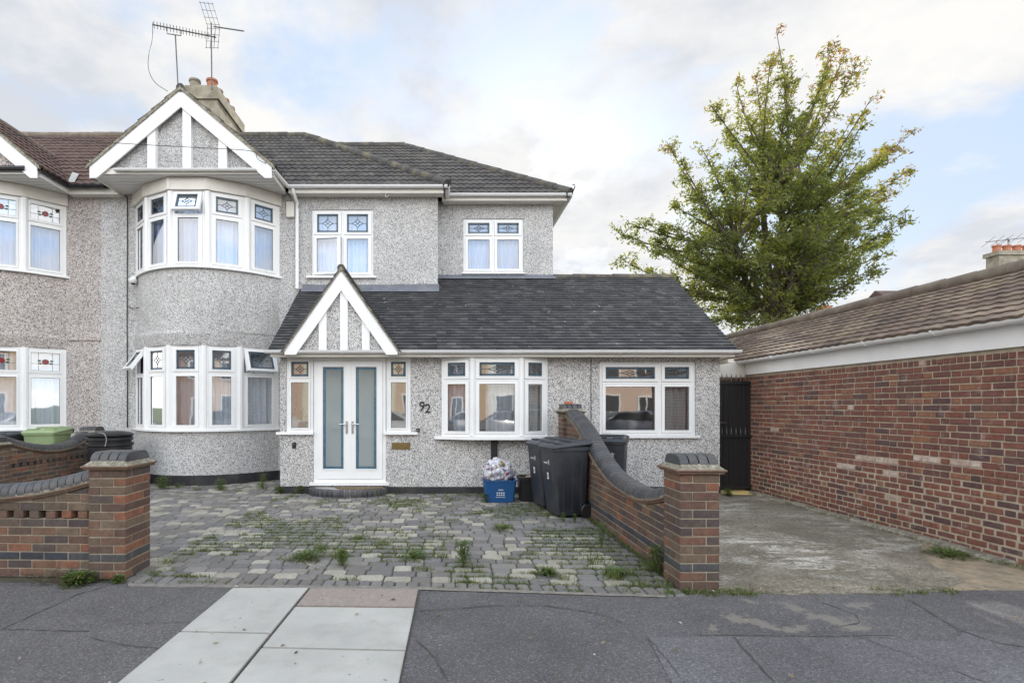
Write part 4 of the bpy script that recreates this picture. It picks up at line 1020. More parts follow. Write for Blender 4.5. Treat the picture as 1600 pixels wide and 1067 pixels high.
# curtains
def shift(panels, q=.0): return panels
curtain('curtain', 'white net curtain across the upper curved bay window of the grey house', pu, 4.30, 5.72, mat='net')
curtain('curtain', 'grey white curtain across the ground floor curved bay window', pl, 1.12, 2.72, mat='net', back=.16)
curtain('curtain', 'white net curtain behind the upstairs window with the ajar casement', p, winA[2]+.02, 5.66, mat='net')
curtain('curtain', 'patterned white net curtain behind the right hand upstairs window', p2, winB[2]+.02, 5.66, mat='net')
curtain('curtain', 'grey curtain in the right facet of the bow window', [pb[2]], 1.05, 2.38, mat='drape', back=.12)
curtain('curtain', 'pale curtain in the left facet of the bow window', [pb[0]], 1.05, 2.38, mat='net', back=.12, gap=(.72, 1))
curtain('curtain', 'light net curtain behind the middle facet of the bow window', [pb[1]], 1.05, 2.38, mat='net', back=.2, gap=(.0, .3))
curtain('curtain', 'grey curtain at the right side of the wide window by the gate', [((RWx[0]+1.22, YE+.03, 0), (1, 0, 0), (0, -1, 0), .42, [0, 1])], 1.05, 2.0, mat='drape')
# pot plant in the side light
pot = thing('pot_plant', (WX(468, 9.5), 9.48, 1.08), 'leafy house plant in a terracotta pot inside the left side light', 'pot plant')
mb = MB(); cpt = (WX(468, 9.5), 9.48, 1.08); mb.lathe([(.10, 0), (.135, .15), (.15, .15), (.15, .19), (.13, .19)], cpt, 18); mb.build('pot', M['terracotta'], pot, smooth='auto')
mb = MB(); rr = random.Random(3)
for k in range(110):
    a = rr.uniform(0, 6.28); e = rr.uniform(.1, 1.3); L = rr.uniform(.12, .34)
    b = Vector(cpt)+Vector((0, 0, .18)); t = b+Vector((math.cos(a)*math.cos(e)*L, math.sin(a)*math.cos(e)*L*.5, math.sin(e)*L)); s = Vector((-math.sin(a), math.cos(a), .3))*.022
    mid = b.lerp(t, .7); mb.add([mid-(t-b)*.2, mid+s, t, mid-s], [(0, 1, 2, 3)])
mb.build('foliage', M['plant'], pot, recalc=False)

# ------------------------------------------------------------------ neighbouring house on the left
nb = thing('neighbour_house', (-9.4, 11, 0), 'pinkish pebbledash house at the left edge with brown tiled roof and red rose leaded windows', 'house')
mir = lambda pts: [(2*Xn-p_[0], p_[1]) for p_ in pts][::-1]
nU, nL = mir(bayU), mir(bayL); nc = 2*Xn+4.92
mb = MB()
wall_panel(mb, FRT(0, YM), Xn-.002, 0, ZE, [(nU[0][0]+.02, nU[-1][0]-.02, 1.07, 5.98)], u0=-13.2)
bay_rings(mb, nL, nU, 1.07, 2.73, 4.25); mb.poly([(-13.2, YM, 0), (-13.2, 18.4, 0), (-13.2, 18.4, ZE), (-13.2, YM, ZE)])
mb.poly([(-13.2, 18.4, 0), (Xn, 18.4, 0), (Xn, 18.4, ZE), (-13.2, 18.4, ZE)]); mb.poly([(Xn-.02, YM+.01, 0), (Xn-.02, 18.4, 0), (Xn-.02, 18.4, ZE), (Xn-.02, YM+.01, ZE)])
mb.box(nU[-1][0], Xn-.002, YM-.03, YM, 2.93, 2.965); mb.prism([(nc-1.6, 6.08), (nc+1.6, 6.08), (nc, 7.42)], 10.10, 10.16)
mb.build('wall', M['render_nb'], nb)
mb = MB(); mb.box(-13.1, Xn-.05, 13.2, 13.3, 0, ZE); mb.box(-13.1, Xn-.05, YM+.12, 13.2, 3.3, 3.42); mb.build('interior', M['room'], nb)
npu, npl = panels_of(nU), panels_of(nL)
N1 = window(nb, 'bay_window', npu, 4.27, 5.74, 5.28, fb=.075, sb=.035, rose=True, glass='glass_up', label='upper bay window with a red rose in each top light')
N2 = window(nb, 'bay_window', npl, 1.09, 2.73, 2.20, fb=.075, sb=.035, rose=True, label='lower bay window with a red rose in each top light')
for (Wn, pts, z0, z1) in ((N1, nU, 4.25, 5.75), (N2, nL, 1.07, 2.74)):
    for q in pts[1:-1]: mb = MB(); mb.lathe([(.07, z0+.02), (.07, z1-.01)], (q[0], q[1]+.03, 0), 10); mb.build('corner_post', M['upvc'], Wn, smooth='auto')
    mb = MB(); curve_strip(mb, smooth_pts(pts, 4), z0-.02, z0+.02, -.05, .09, nc); mb.build('window_sill', M['upvc'], Wn)
mb = MB()
for (P0, U, N, w, c_) in npu: mb.xf = fxf(P0, U, N); mb.box(-.015, w+.015, -.08, .055, 5.745, 5.975)
mb.xf = None; mb.build('bay_fascia', M['cream'], nb)
curtain('curtain', 'white net curtain in the upper rose bay of the neighbouring house', npu, 4.30, 5.6, mat='net')
curtain('curtain', 'pale net curtain in the lower rose bay of the neighbouring house', npl, 1.12, 2.6, mat='net')
gable(nb, nc, 1.73, 6.11, 7.57, 10.0, .26, [(nc-.08, nc+.08), (nc+.6, nc+.75), (nc-.75, nc-.6)], 6.085, .23, face=10.09)
rolled_roof('roof', M['tile_brown'], nb, (-13.5, 10.72, 6.05), (1, 0, 0), V1, Xn+13.49, 5.05)
mb = MB(); mb.poly([(-13.5, 18.7, 6.05), (Xn, 18.7, 6.05), (Xn, 14.72, 9.1), (-13.5, 14.72, 9.1)]); mb.build('rear_roof', M['tile_brown'], nb)
gable_roof(nb, nc, 1.73, 6.14, 7.60, 9.94, 13.0, 'gable_roof', M['tile_brown'], M['ridge_brown'])
mb = MB(); ridge_tiles(mb, (-13.5, 14.7, 9.14), (Xn, 14.7, 9.14)); mb.build('ridge_tiles', M['ridge_brown'], nb, smooth='auto')
mb = MB(); y = 10.10
while y < YM-.02: mb.box(nc-1.7, nc+1.7, y, min(y+.135, YM-.01), 5.985, 6.0); y += .15
mb.box(nc+1.70, nc+1.73, 10.05, YM-.01, 5.93, 6.05); mb.box(nc-1.7, nc+1.7, 10.02, 10.05, 5.975, 6.08); mb.build('soffit', M['soffit'], nb)
mb = MB(); mb.box(nc+1.73, Xn+.5, 10.83, 10.86, 5.92, 6.04); mb.box(nc+1.73, Xn+.5, 10.86, YM-.003, 5.93, 5.945); mb.build('fascia', M['cream'], nb)
gutter('gutter', nb, [(nc+1.76, 10.0, 6.06), (nc+1.76, 10.74, 6.06), (Xn+.28, 10.74, 6.06)], M['black'])
mb = MB(); mb.tube([(nc-1.0, 9.97, 6.06), (nc+1.5, 9.97, 6.06)], .05, 10); mb.build('gable_gutter', M['black'], nb, smooth='auto')
mb = MB(); mb.xf = None
vx = nc+1.80; 
mb.add([(vx-.02, 10.72, 6.12), (vx+.12, 10.72, 6.12), (vx-.12, 11.2, 6.50), (vx-.26, 11.2, 6.54)], [(0, 1, 2, 3)]); mb.build('valley_lead', M['slab'], nb)
c0 = W(150, 240, 12.2)     # roof light, flush in the slope
mb = MB(); P0 = Vector((c0.x, 12.0, 6.05+.765*(12.0-10.72)+.06)); U, V = Vector((1, 0, 0)), Vector(V1); N = U.cross(V)
def rp(u, v, n): return P0+U*u+V*v+N*n
def rbox(a, b, c, d, e, f_, m=0):
    vs = [rp(a, c, e), rp(b, c, e), rp(b, d, e), rp(a, d, e), rp(a, c, f_), rp(b, c, f_), rp(b, d, f_), rp(a, d, f_)]
    mb.add(vs, [(0, 3, 2, 1), (4, 5, 6, 7), (0, 1, 5, 4), (1, 2, 6, 5), (2, 3, 7, 6), (3, 0, 4, 7)], m)
rbox(0, .6, 0, .06, -.03, .06); rbox(0, .6, .8, .86, -.03, .06); rbox(0, .06, .06, .8, -.03, .06); rbox(.54, .6, .06, .8, -.03, .06); rbox(.06, .54, .06, .8, .0, .03, 1)
mb.build('roof_light', [M['upvc'], M['glass']], nb)

# ------------------------------------------------------------------ television aerials
def aerial(label, base, top, boom_a, boom_b, n, el, reflect=False):
    t = thing('tv_aerial', base, label, 'aerial')
    mb = MB(); mb.tube([base, top], .018, 8); mb.build('mast', M['metal'], t)
    mb = MB(); a, b = Vector(boom_a), Vector(boom_b); mb.tube([a, b], .016, 6); mb.build('boom', M['metal'], t)
    mb = MB(); d = (b-a).normalized(); s = d.cross(Vector((0, 0, 1))).normalized()*.6+Vector((0, 0, .35)); s.normalize()
    for k in range(n):
        c = a.lerp(b, (k+.3)/n); mb.tube([c-s*el, c+s*el], .008, 5)
    mb.build('elements', M['metal'], t)
    if reflect:
        mb = MB(); c = b.copy(); q = d.cross(s).normalized()
        for sg in (1, -1):
            ax = (q*sg*.9-d*.35*-1).normalized()
            for off in (-.22, -.07, .07, .22): mb.tube([c+s*off, c+s*off+ax*.55], .006, 5)
            for r_ in (.05, .2, .36, .52): mb.tube([c-s*.25+ax*r_, c+s*.25+ax*r_], .006, 5)
        mb.build('reflector', M['metal'], t)
    else:
        mb = MB(); m_ = a.lerp(b, .2); n_ = a.lerp(b, .44); u_ = Vector(top); mb.tube([m_, m_+Vector((0.03, 0, -.17)), u_, n_+Vector((-.02, 0, -.14)), n_], .012, 6); mb.build('cradle', M['metal'], t)
    return t
Yc = 14.0
aerial('long thin television aerial with short cross rods on the left mast', W(278, 131, Yc), W(274, 55, Yc), W(239, 39, Yc-.3), W(338, 59, Yc+.3), 20, .09)
aerial('television aerial with a mesh reflector on the taller mast beside the chimney', W(331, 140, Yc-.1), W(330, 36, Yc-.1), W(380, 49, Yc-.5), W(334, 42, Yc), 9, .09, True)
cable('loose thin wire looping down from the long aerial to the gable', [W(238.5, 36, 13.7), W(238, 62, 13.7), W(232, 90, 13.6), W(233, 112, 13.4), W(243, 130, 13.2), W(262, 143, 13.0)], .008)

# ------------------------------------------------------------------ brick garden walls
def pillar(root, X0, Y0, w, d, z0, ncourse, blue=(2,), rr=random):
    """real four-brick courses round a mortar core"""
    mb = MB(); ch_, bh, j = .075, .065, .010
    mb.box(X0+.006, X0+w-.006, Y0+.006, Y0+d-.006, z0, z0+ncourse*ch_, 2)
    s, h = w-.1125, .1025; sd_ = d-.1125
    for i in range(ncourse):
        z = z0+i*ch_+.005; m = 1 if i in blue else 0
        a = i % 2
        B = [(0, s, 0, h), (s+j, w, 0, sd_), (.1125, w, d-h, d), (0, h, .1125, d)] if a else [(.1125, w, 0, h), (w-h, w, .1125, d), (0, s, d-h, d), (0, h, 0, sd_)]
        for (x0, x1, y0, y1) in B: mb.brick(X0+x0, X0+x1, Y0+y0, Y0+y1, z, z+bh, m, c=.004)
    mb.build('pillar', [M['brick'], M['brick_blue'], M['mortar']], root)
    zt = z0+ncourse*ch_; mb = MB()
    mb.brick(X0-.03, X0+w+.03, Y0-.03, Y0+d+.03, zt, zt+.018, c=.004); mb.brick(X0-.045, X0+w+.045, Y0-.045, Y0+d+.045, zt+.020, zt+.038, c=.004)
    q = .035; b0, b1, b2 = zt+.036, zt+.055, zt+.085
    vs = [(X0-q, Y0-q, b0), (X0+w+q, Y0-q, b0), (X0+w+q, Y0+d+q, b0), (X0-q, Y0+d+q, b0), (X0+.02, Y0+.02, b2), (X0+w-.02, Y0+.02, b2), (X0+w-.02, Y0+d-.02, b2), (X0+.02, Y0+d-.02, b2)]
    mb.add(vs, [(4, 5, 6, 7), (0, 1, 5, 4), (1, 2, 6, 5), (2, 3, 7, 6), (3, 0, 4, 7)], 1)
    mb.build('cap_tiles', [M['crease'], M['cement']], root)
    return zt+.06
def bull(mb, c, t, a, up, L, Wd, Ht, rnd=None):
    """bullnose block: centre of base c, along t (length L), across a (width Wd) with rounded top corners"""
    r = min(Ht*.9, Wd*.42, .10); prof = [(-Wd/2, 0)]
    for k in range(5): an = math.pi-k*math.pi/8; prof.append((-Wd/2+r+r*math.cos(an), Ht-r+r*math.sin(an)))
    for k in range(5): an = math.pi/2-k*math.pi/8; prof.append((Wd/2-r+r*math.cos(an), Ht-r+r*math.sin(an)))
    prof.append((Wd/2, 0)); n = len(prof); vs = []
    for (q, sc) in ((-L/2, .965), (-L/2+.004, 1), (L/2-.004, 1), (L/2, .965)):
        for (x, z) in prof: vs.append(c+t*q+a*x*sc+up*((z-Ht*.5)*sc+Ht*.5))
    fs = [(i*n+k, i*n+k+1, (i+1)*n+k+1, (i+1)*n+k) for i in range(3) for k in range(n-1)]+[tuple(range(n-1, -1, -1)), tuple(3*n+k for k in range(n))]
    mb.add(vs, fs, 0, rnd)
def pillar_cap(root, X0, Y0, w, d, z, along='x'):
    mb = MB(); mb2 = MB(); up = Vector((0, 0, 1))
    if along == 'x':
        n = 4; L = w/n
        for k in range(n): bull(mb, Vector((X0+L*(k+.5), Y0+d*.5, z)), Vector((1, 0, 0)), Vector((0, 1, 0)), up, L-.008, d-.02, .095)
    else:
        n = 4; L = d/n
        for k in range(n): bull(mb, Vector((X0+w*.5, Y0+L*(k+.5), z)), Vector((0, 1, 0)), Vector((1, 0, 0)), up, L-.008, w-.02, .095)
    mb.build('pillar_coping', M['coping'], root, smooth='auto')
def wall_run(root, A, B, th, z0, fz, blue=(2,), pierced=None, bl=.225, cope=True, name='brickwork'):
    """wall from A to B (2-D, centre line), top height fz(s) under the coping"""
    A, B = Vector((*A, 0)), Vector((*B, 0)); L = (B-A).length; U = (B-A)/L; N = Vector((U.y, -U.x, 0)); xf = fxf(A, U, N)
    mb = MB(xf); ch_ = .075; i = 0; zmax = max(fz(L*k/40) for k in range(41))
    while z0+i*ch_ < zmax:
        z = z0+i*ch_+.005; off = (.5 if i % 2 else 0)*bl; x = -off; m = 1 if i in blue else 0
        pc = pierced is not None and i == pierced
        w_ = bl if not pc else .15
        while x < L:
            a, b = max(x, 0)+.005, min(x+w_, L)-.005
            if pc: a += .0; b -= .05
            if b-a > .02:
                ta, tb = fz(a), fz(b)
                if min(ta, tb) > z+.012:
                    if ta > z+.065 and tb > z+.065: mb.brick(a, b, -th/2, th/2, z, z+.065, m, c=.004)
                    else: mb.box(a, b, -th/2, th/2, z, 0, m, top=(min(z+.065, ta), min(z+.065, tb)))
            x += w_
        i += 1
    n = 40
    for k in range(n):
        s0, s1 = L*k/n, L*(k+1)/n
        zp = None if pierced is None else z0+pierced*ch_
        if zp is None: mb.box(s0, s1, -th/2+.006, th/2-.006, z0, 0, 2, top=(fz(s0)-.004, fz(s1)-.004))
        else:
            mb.box(s0, s1, -th/2+.006, th/2-.006, z0, zp, 2); mb.box(s0, s1, -th/2+.006, th/2-.006, zp+ch_, 0, 2, top=(max(zp+ch_, fz(s0)-.004), max(zp+ch_, fz(s1)-.004)))
            mb.box(s0, s1, -.01, .01, zp, zp+ch_, 1)
    mb.build(name, [M['brick'], M['brick_blue'], M['mortar']], root)
    if not cope: return
    mb = MB(xf); n = 48
    for (w2, a, b, m) in ((.02, 0, .018, 0), (.035, .02, .036, 0), (.022, .036, .058, 1)):
        for k in range(n):
            s0, s1 = L*k/n, L*(k+1)/n; f0, f1 = fz(s0), fz(s1); y0, y1 = -th/2-w2, th/2+w2
            vs = [(s0, y0, f0+a), (s1, y0, f1+a), (s1, y1, f1+a), (s0, y1, f0+a), (s0, y0, f0+b), (s1, y0, f1+b), (s1, y1, f1+b), (s0, y1, f0+b)]
            jt = [random.uniform(-.005, .005) if m else 0 for _ in range(2)]
            vs = [(p[0], p[1]*(1+jt[0]), p[2]) for p in vs]
            mb.add(vs, [(0, 3, 2, 1), (4, 5, 6, 7), (0, 1, 5, 4), (2, 3, 7, 6)], m, .1+.2*(k//6 % 3))
    mb.build('creasing_tiles', [M['crease'], M['cement']], root)
    mb = MB(); arc = [(0, 0)]; 
    s = 0; step = .078
    while s < L:
        f0, f1 = fz(s), fz(min(s+.02, L)); sl_ = (f1-f0)/.02 if s+.02 < L else 0
        ds = step/math.sqrt(1+sl_*sl_)
        if s+ds > L+.02: break
        sm = s+ds/2; zm = fz(sm); g = (fz(sm+.01)-fz(sm-.01))/.02
        t = (U+Vector((0, 0, g))).normalized(); up = N.cross(t); up = up if up.z > 0 else -up
        c = A+U*sm+Vector((0, 0, zm+.045)); bull(mb, c, t, N, up, step-.006, th+.045, .105)
        s += ds
    mb.build('coping', M['coping'], root, smooth='auto')
def interp(tab):
    def f(s):
        if s <= tab[0][0]: return tab[0][1]
        for i in range(len(tab)-1):
            a, b = tab[i], tab[i+1]
            if s <= b[0]:
                t = (s-a[0])/(b[0]-a[0]); p0 = tab[max(i-1, 0)]; p3 = tab[min(i+2, len(tab)-1)]
                m0 = (b[1]-p0[1])/(b[0]-p0[0])*(b[0]-a[0]); m1 = (p3[1]-a[1])/(p3[0]-a[0])*(b[0]-a[0])
                return (2*t**3-3*t*t+1)*a[1]+(t**3-2*t*t+t)*m0+(-2*t**3+3*t*t)*b[1]+(t**3-t*t)*m1
        return tab[-1][1]
    return f
# right-hand wall dividing the two drives
rw = thing('garden_wall', (2.16, 6.5, 0), 'swooping brick wall with dark rounded coping between the paved drive and concrete drive', 'garden wall')
zt = pillar(rw, 2.0, 4.40, .33, .33, 0, 13, blue=(2,)); pillar_cap(rw, 2.0, 4.40, .33, .33, zt, 'x')
zt = pillar(rw, 2.0, 8.67, .33, .33, 0, 19, blue=(2,)); pillar_cap(rw, 2.0, 8.67, .33, .33, zt, 'x')
tabR = interp([(0, .70), (.3, .615), (.75, .54), (1.2, .545), (1.8, .62), (2.3, .78), (2.7, .96), (3.1, 1.13), (3.5, 1.26), (3.94, 1.36)])
wall_run(rw, (2.165, 4.73), (2.165, 8.67), .215, 0, tabR, blue=(2,))
mb = MB(); P0 = (2.10, 8.84, 0); mb.brick(2.07, 2.20, 8.78, 8.86, 0, .045, c=.006)
o = mb.build('brick_fragment', M['terracotta'], None, off=Vector((2.13, 8.82, 0))); o.location = (2.13, 8.82, 19*.075+.155); tag(o, 'small orange brick fragment lying on top of the rear pillar', 'brick')
# front-left wall
fw = thing('garden_wall', (-3.3, 4.9, 0), 'low front brick wall at the left with pierced course and a capped pillar', 'garden wall')
zt = pillar(fw, -3.15, 4.68, .33, .40, 0, 13, blue=(2,)); pillar_cap(fw, -3.15, 4.68, .33, .40, zt, 'x')
tabL = interp([(0, .83), (.25, .765), (.6, .70), (1.1, .66), (1.7, .66), (2.2, .72), (2.6, .80)])
wall_run(fw, (-3.15, 4.84), (-5.75, 4.94), .215, 0, tabL, blue=(2,), pierced=7)
pillar(fw, -6.08, 4.78, .33, .33, 0, 12)
# wall between the two front gardens, running towards the house
pw = thing('garden_wall', (-7.17, 9, 0), 'brick wall with curved coping between the two front gardens, far left', 'garden wall')
pillar(pw, -7.30, 10.55, .33, .33, 0, 13); pillar_cap(pw, -7.30, 10.55, .33, .33, 13*.075+.06, 'x')
zt = pillar(pw, -7.30, 8.14, .33, .33, 0, 12); pillar_cap(pw, -7.30, 8.14, .33, .33, zt, 'x')
tabP = interp([(0, .92), (.3, .83), (.7, .74), (1.15, .70), (1.6, .74), (1.9, .85), (2.17, .95)])
wall_run(pw, (-7.14, 8.47), (-7.14, 10.55), .215, 0, tabP, pierced=7)
wall_run(pw, (-7.14, 5.1), (-7.14, 8.14), .215, 0, interp([(0, .9), (.7, .72), (1.5, .66), (2.3, .74), (2.95, .93)]), pierced=7)

# ------------------------------------------------------------------ garage on the right
gar = thing('garage', (7.4, 9, 0), 'long red brick garage with mossy brown tiled roof and white fascia', 'garage')
GX = 5.62
mb = MB(); xf = fxf((GX, 13.4, 0), (0, -1, 0), (-1, 0, 0)); L = 8.75; mb.xf = xf
mb.box(0, L, -.2, -.010, -.02, 2.13, 1)
rr = random.Random(12)
for i in range(28):
    z = i*.0745+.004; x = -rr.uniform(0, .2) if i % 2 else -.16; hdr = i % 2
    soldier = i == 27
    while x < L:
        w = .072 if i in (26,) and False else (.112 if hdr else .225)
        if i == 27: w = .075 if True else w
        a, b = max(x, 0)+.0065, min(x+w, L)-.0065
        if b-a > .02:
            s_ = 13.4-x; px = PX+GX/max(s_, .1)*F; py = PY-(z+.03-H)/max(s_, .1)*F
            pale = (i, round(s_, 0)) in ((11, 7.0), (12, 6.0), (9, 7)) and rr.random() < .6 or rr.random() < .006
            worn = z < .7; jj = .008 if worn else .003
            d_ = rr.uniform(-.006 if worn else -.004, .004)
            mb.brick(a+rr.uniform(0, jj), b-rr.uniform(0, jj), -.1, d_, z+rr.uniform(0, jj*.4), z+.061-rr.uniform(0, jj*.5), 2 if pale else 0, c=.007 if worn else .004, j=.002)
        x += w; hdr = not hdr
mb.build('brick_wall', [M['brick_garage'], M['mortar_garage'], M['brick_pale']], gar)
mb = MB(); mb.box(GX+.2, 9.05, 4.66, 4.86, -.02, 2.13); mb.prism([(GX+.05, 2.13), (9.0, 2.13), (7.34, 3.15)], 4.66, 4.86); mb.box(9.05, 9.25, 4.66, 13.4, -.02, 2.13); mb.box(GX+.2, 9.05, 13.2, 13.4, -.02, 2.13); mb.prism([(GX+.05, 2.13), (9.0, 2.13), (7.34, 3.15)], 13.2, 13.4); mb.build('rear_walls', M['brick_garage'], gar)
mb = MB(); mb.box(GX-.035, GX-.005, 4.62, 9.68, 2.12, 2.36); mb.box(GX-.02, GX+.03, 9.69, 13.4, 2.12, 2.36); mb.build('fascia', M['barge'], gar)
gp = math.atan((3.31-2.42)/(7.34-5.42))
rolled_roof('roof', M['tile_garage'], gar, (5.42, 4.5, 2.38), (0, 1, 0), (math.cos(gp), 0, math.sin(gp)), 9.0, 1.92/math.cos(gp), gauge=.20, per=.15, amp=.009, lip=.022)
mb = MB(); mb.poly([(7.34, 4.5, 3.30), (9.3, 4.5, 2.4), (9.3, 13.5, 2.4), (7.34, 13.5, 3.30)]); mb.poly([(5.5, 4.55, 2.37), (7.34, 4.55, 3.24), (7.34, 13.45, 3.24), (5.5, 13.45, 2.37)]); mb.build('rear_roof', M['tile_garage'], gar)
mb = MB(); ridge_tiles(mb, (7.34, 4.5, 3.33), (7.34, 13.5, 3.33), .10, .45); mb.build('ridge_tiles', M['ridge_brown'], gar, smooth='auto')
gutter('gutter', gar, [(5.48, 4.5, 2.385), (5.48, 9.75, 2.375)], M['barge'], .058)
# side gate between house and garage
gt = thing('side_gate', (5.25, 9.5, 0), 'tall black boarded side gate with small spikes between house and garage', 'gate')
mb = MB(); x = Xe+.01
while x < 5.58: mb.brick(x, min(x+.085, 5.60), 9.52, 9.545, .04, 2.0, c=.004); x += .09
mb.build('boards', M['gate'], gt)
mb = MB(); mb.box(Xe+.005, 5.60, 9.49, 9.518, 1.94, 2.0); mb.box(Xe+.005, 5.60, 9.49, 9.518, .98, 1.03); mb.box(Xe+.005, 5.60, 9.49, 9.518, .06, .12); mb.box(Xe+.005, Xe+.05, 9.46, 9.49, .03, 2.0); mb.build('rails', M['gate'], gt)
mb = MB()
for z in (2.0, 1.03):
    for k in range(7):
        x = Xe+.06+k*.085; mb.tube([(x, 9.50, z), (x, 9.50, z+.06), (x, 9.50, z+.14)], [.008, .012, .001], 6)
mb.build('spikes', M['metal'], gt)
mb = MB(); mb.tube([(Xe+.07, 9.49, 1.25), (Xe+.07, 9.43, 1.25), (Xe+.18, 9.43, 1.25)], .009, 8); mb.build('gate_handle', M['chrome'], gt)
mb = MB(); mb.box(Xe+.002, GX-.04, 9.66, 9.70, 2.08, 2.38)
o = mb.build('header_board', M['cream'], None, off=Vector((5.25, 9.68, 2.2))); o.location = (5.25, 9.68, 2.2); tag(o, 'cream board spanning the gap above the black side gate', 'board')

# ------------------------------------------------------------------ bins and boxes
def wheelie(label, X, Y, rz, body='bin', group='dark wheelie bins', marks=True, cat='wheelie bin'):
    t = thing('wheelie_bin', (X, Y, 0), label, cat, group, rz=rz)
    if rz == 0: BASE[t.name] = Vector((0, 0, 0))
    t.scale = (.86, .86, 1)
    mb = MB()   # tapered tub, rounded plan; front faces -y
    def rr_(w, d, r, n=4):
        P = []
        for (cx_, cy_, a0) in ((w/2-r, d/2-r, 0), (-w/2+r, d/2-r, 90), (-w/2+r, -d/2+r, 180), (w/2-r, -d/2+r, 270)):
            for k in range(n+1): a = R(a0+90*k/n); P.append((cx_+r*math.cos(a), cy_+r*math.sin(a)))
        return P
    lv = [(.0+.04, .42, .46, .04, .02), (.06, .45, .50, .04, .02), (.50, .50, .56, .04, 0), (.93, .545, .62, .045, -.01), (.935, .58, .67, .05, -.01), (.985, .58, .67, .05, -.01)]
    vs = []
    for (z, w, d, r, oy) in lv: vs += [(x, y+oy, z) for x, y in rr_(w, d, r)]
    n = 20
    mb.add(vs, [(i*n+k, i*n+(k+1) % n, (i+1)*n+(k+1) % n, (i+1)*n+k) for i in range(len(lv)-1) for k in range(n)]+[tuple(range(n-1, -1, -1))])
    for sx in (-1, 1):
        for yy in (-.13, .02, .17):
            q0, q1 = sx*.226, sx*.262; e = sx*.007
            mb.add([(q0, yy-.02, .10), (q0+e, yy-.014, .10), (q0+e, yy+.014, .10), (q0, yy+.02, .10), (q1, yy-.02, .80), (q1+e, yy-.014, .80), (q1+e, yy+.014, .80), (q1, yy+.02, .80)], [(0, 1, 5, 4), (1, 2, 6, 5), (2, 3, 7, 6), (4, 5, 6, 7), (0, 3, 2, 1)])
    mb.build('body', M[body], t, smooth='auto')
    mb = MB(); lv = [(.985, .60, .70, .05, 0), (1.005, .61, .71, .05, 0), (1.03, .57, .66, .06, 0), (1.045, .50, .58, .07, .0)]; vs = []
    for (z, w, d, r, oy) in lv: vs += [(x, y+oy, z+.03*(y/.35)) for x, y in rr_(w, d, r)]
    mb.add(vs, [(i*n+k, i*n+(k+1) % n, (i+1)*n+(k+1) % n, (i+1)*n+k) for i in range(len(lv)-1) for k in range(n)]+[tuple(range(n-1, -1, -1)), tuple(3*n+k for k in range(n))])
    for x in (-.15, .15): mb.brick(x-.09, x+.09, -.25, -.14, 1.02, 1.045, c=.01)
    mb.brick(-.22, .22, .0, .22, 1.04, 1.068, c=.015)
    mb.build('lid', M[body], t, smooth='auto')
    mb = MB(); mb.tube([(-.26, .36, .95), (-.26, .40, 1.0), (.26, .40, 1.0), (.26, .36, .95)], .015, 8); mb.build('handle', M['bin'], t)
    for s in (-1, 1):
        mb = MB(); c = Vector((s*.25, .25, .10)); pr = []
        for q, (w0, r0) in enumerate(((-.03, .06), (-.03, .09), (-.02, .10), (.02, .10), (.03, .09), (.03, .06))):
            pr.append((w0, r0))
        vs = [c+Vector((w0, r0*math.cos(k*math.pi/8), r0*math.sin(k*math.pi/8))) for (w0, r0) in pr for k in range(16)]
        mb.add(vs, [(i*16+k, i*16+(k+1) % 16, (i+1)*16+(k+1) % 16, (i+1)*16+k) for i in range(5) for k in range(16)]+[tuple(range(15, -1, -1)), tuple(80+k for k in range(16))])
        mb.build('wheel', M['black'], t, smooth='auto')
    if marks:
        mb = MB()
        def fy(z): return -(.25+.06*(z-.06)/.87)-.004+.0
        def mk(x0, x1, z0, z1): mb.add([(x0, fy(z0)-.012, z0), (x1, fy(z0)-.012, z0), (x1, fy(z1)-.012, z1), (x0, fy(z1)-.012, z1)], [(0, 1, 2, 3)])
        mk(-.03, .04, .53, .62)
        for k in range(5): mk(-.12+k*.026, -.102+k*.026, .745, .763)
        for k in range(5):
            a = k*2*math.pi/5+.3; c = (.055, .765); z = c[1]+.03*math.sin(a); x = c[0]+.03*math.cos(a)
            mb.add([(c[0], fy(c[1])-.012, c[1]), (x-.008*math.sin(a), fy(z)-.012, z+.008*math.cos(a)), (x+.012*math.cos(a), fy(z)-.012, z+.012*math.sin(a)), (x+.008*math.sin(a), fy(z)-.012, z-.008*math.cos(a))], [(0, 1, 2, 3)])
        for x in (-.02, .0, .02): mb.add([(x-.004, fy(.56)-.014, .545), (x+.004, fy(.56)-.014, .545), (x+.004, fy(.6)-.014, .605), (x-.004, fy(.6)-.014, .605)], [(0, 1, 2, 3)], 1)
        mb.build('printed_marks', [M['white_mark'], M['bin']], t, recalc=False)
    return t
wheelie('nearest dark wheelie bin, standing on the paving against the swooping brick wall', 1.735, 7.40, R(-76))
wheelie('dark wheelie bin half hidden behind the nearest bin on the paved drive', 1.66, 8.05, R(-76))
wheelie('dark wheelie bin standing beyond the swooping wall, under the wide window', 2.82, 8.72, R(-25))
wheelie('pale green wheelie bin in the neighbouring front garden at far left', -7.66, 10.22, R(6), body='bin_green', group='bins in the neighbouring garden', marks=False).scale = (1, .95, 1.07)
wheelie('black wheelie bin left of the green one in the neighbouring garden', -8.30, 9.95, R(-8), group='bins in the neighbouring garden', marks=False)
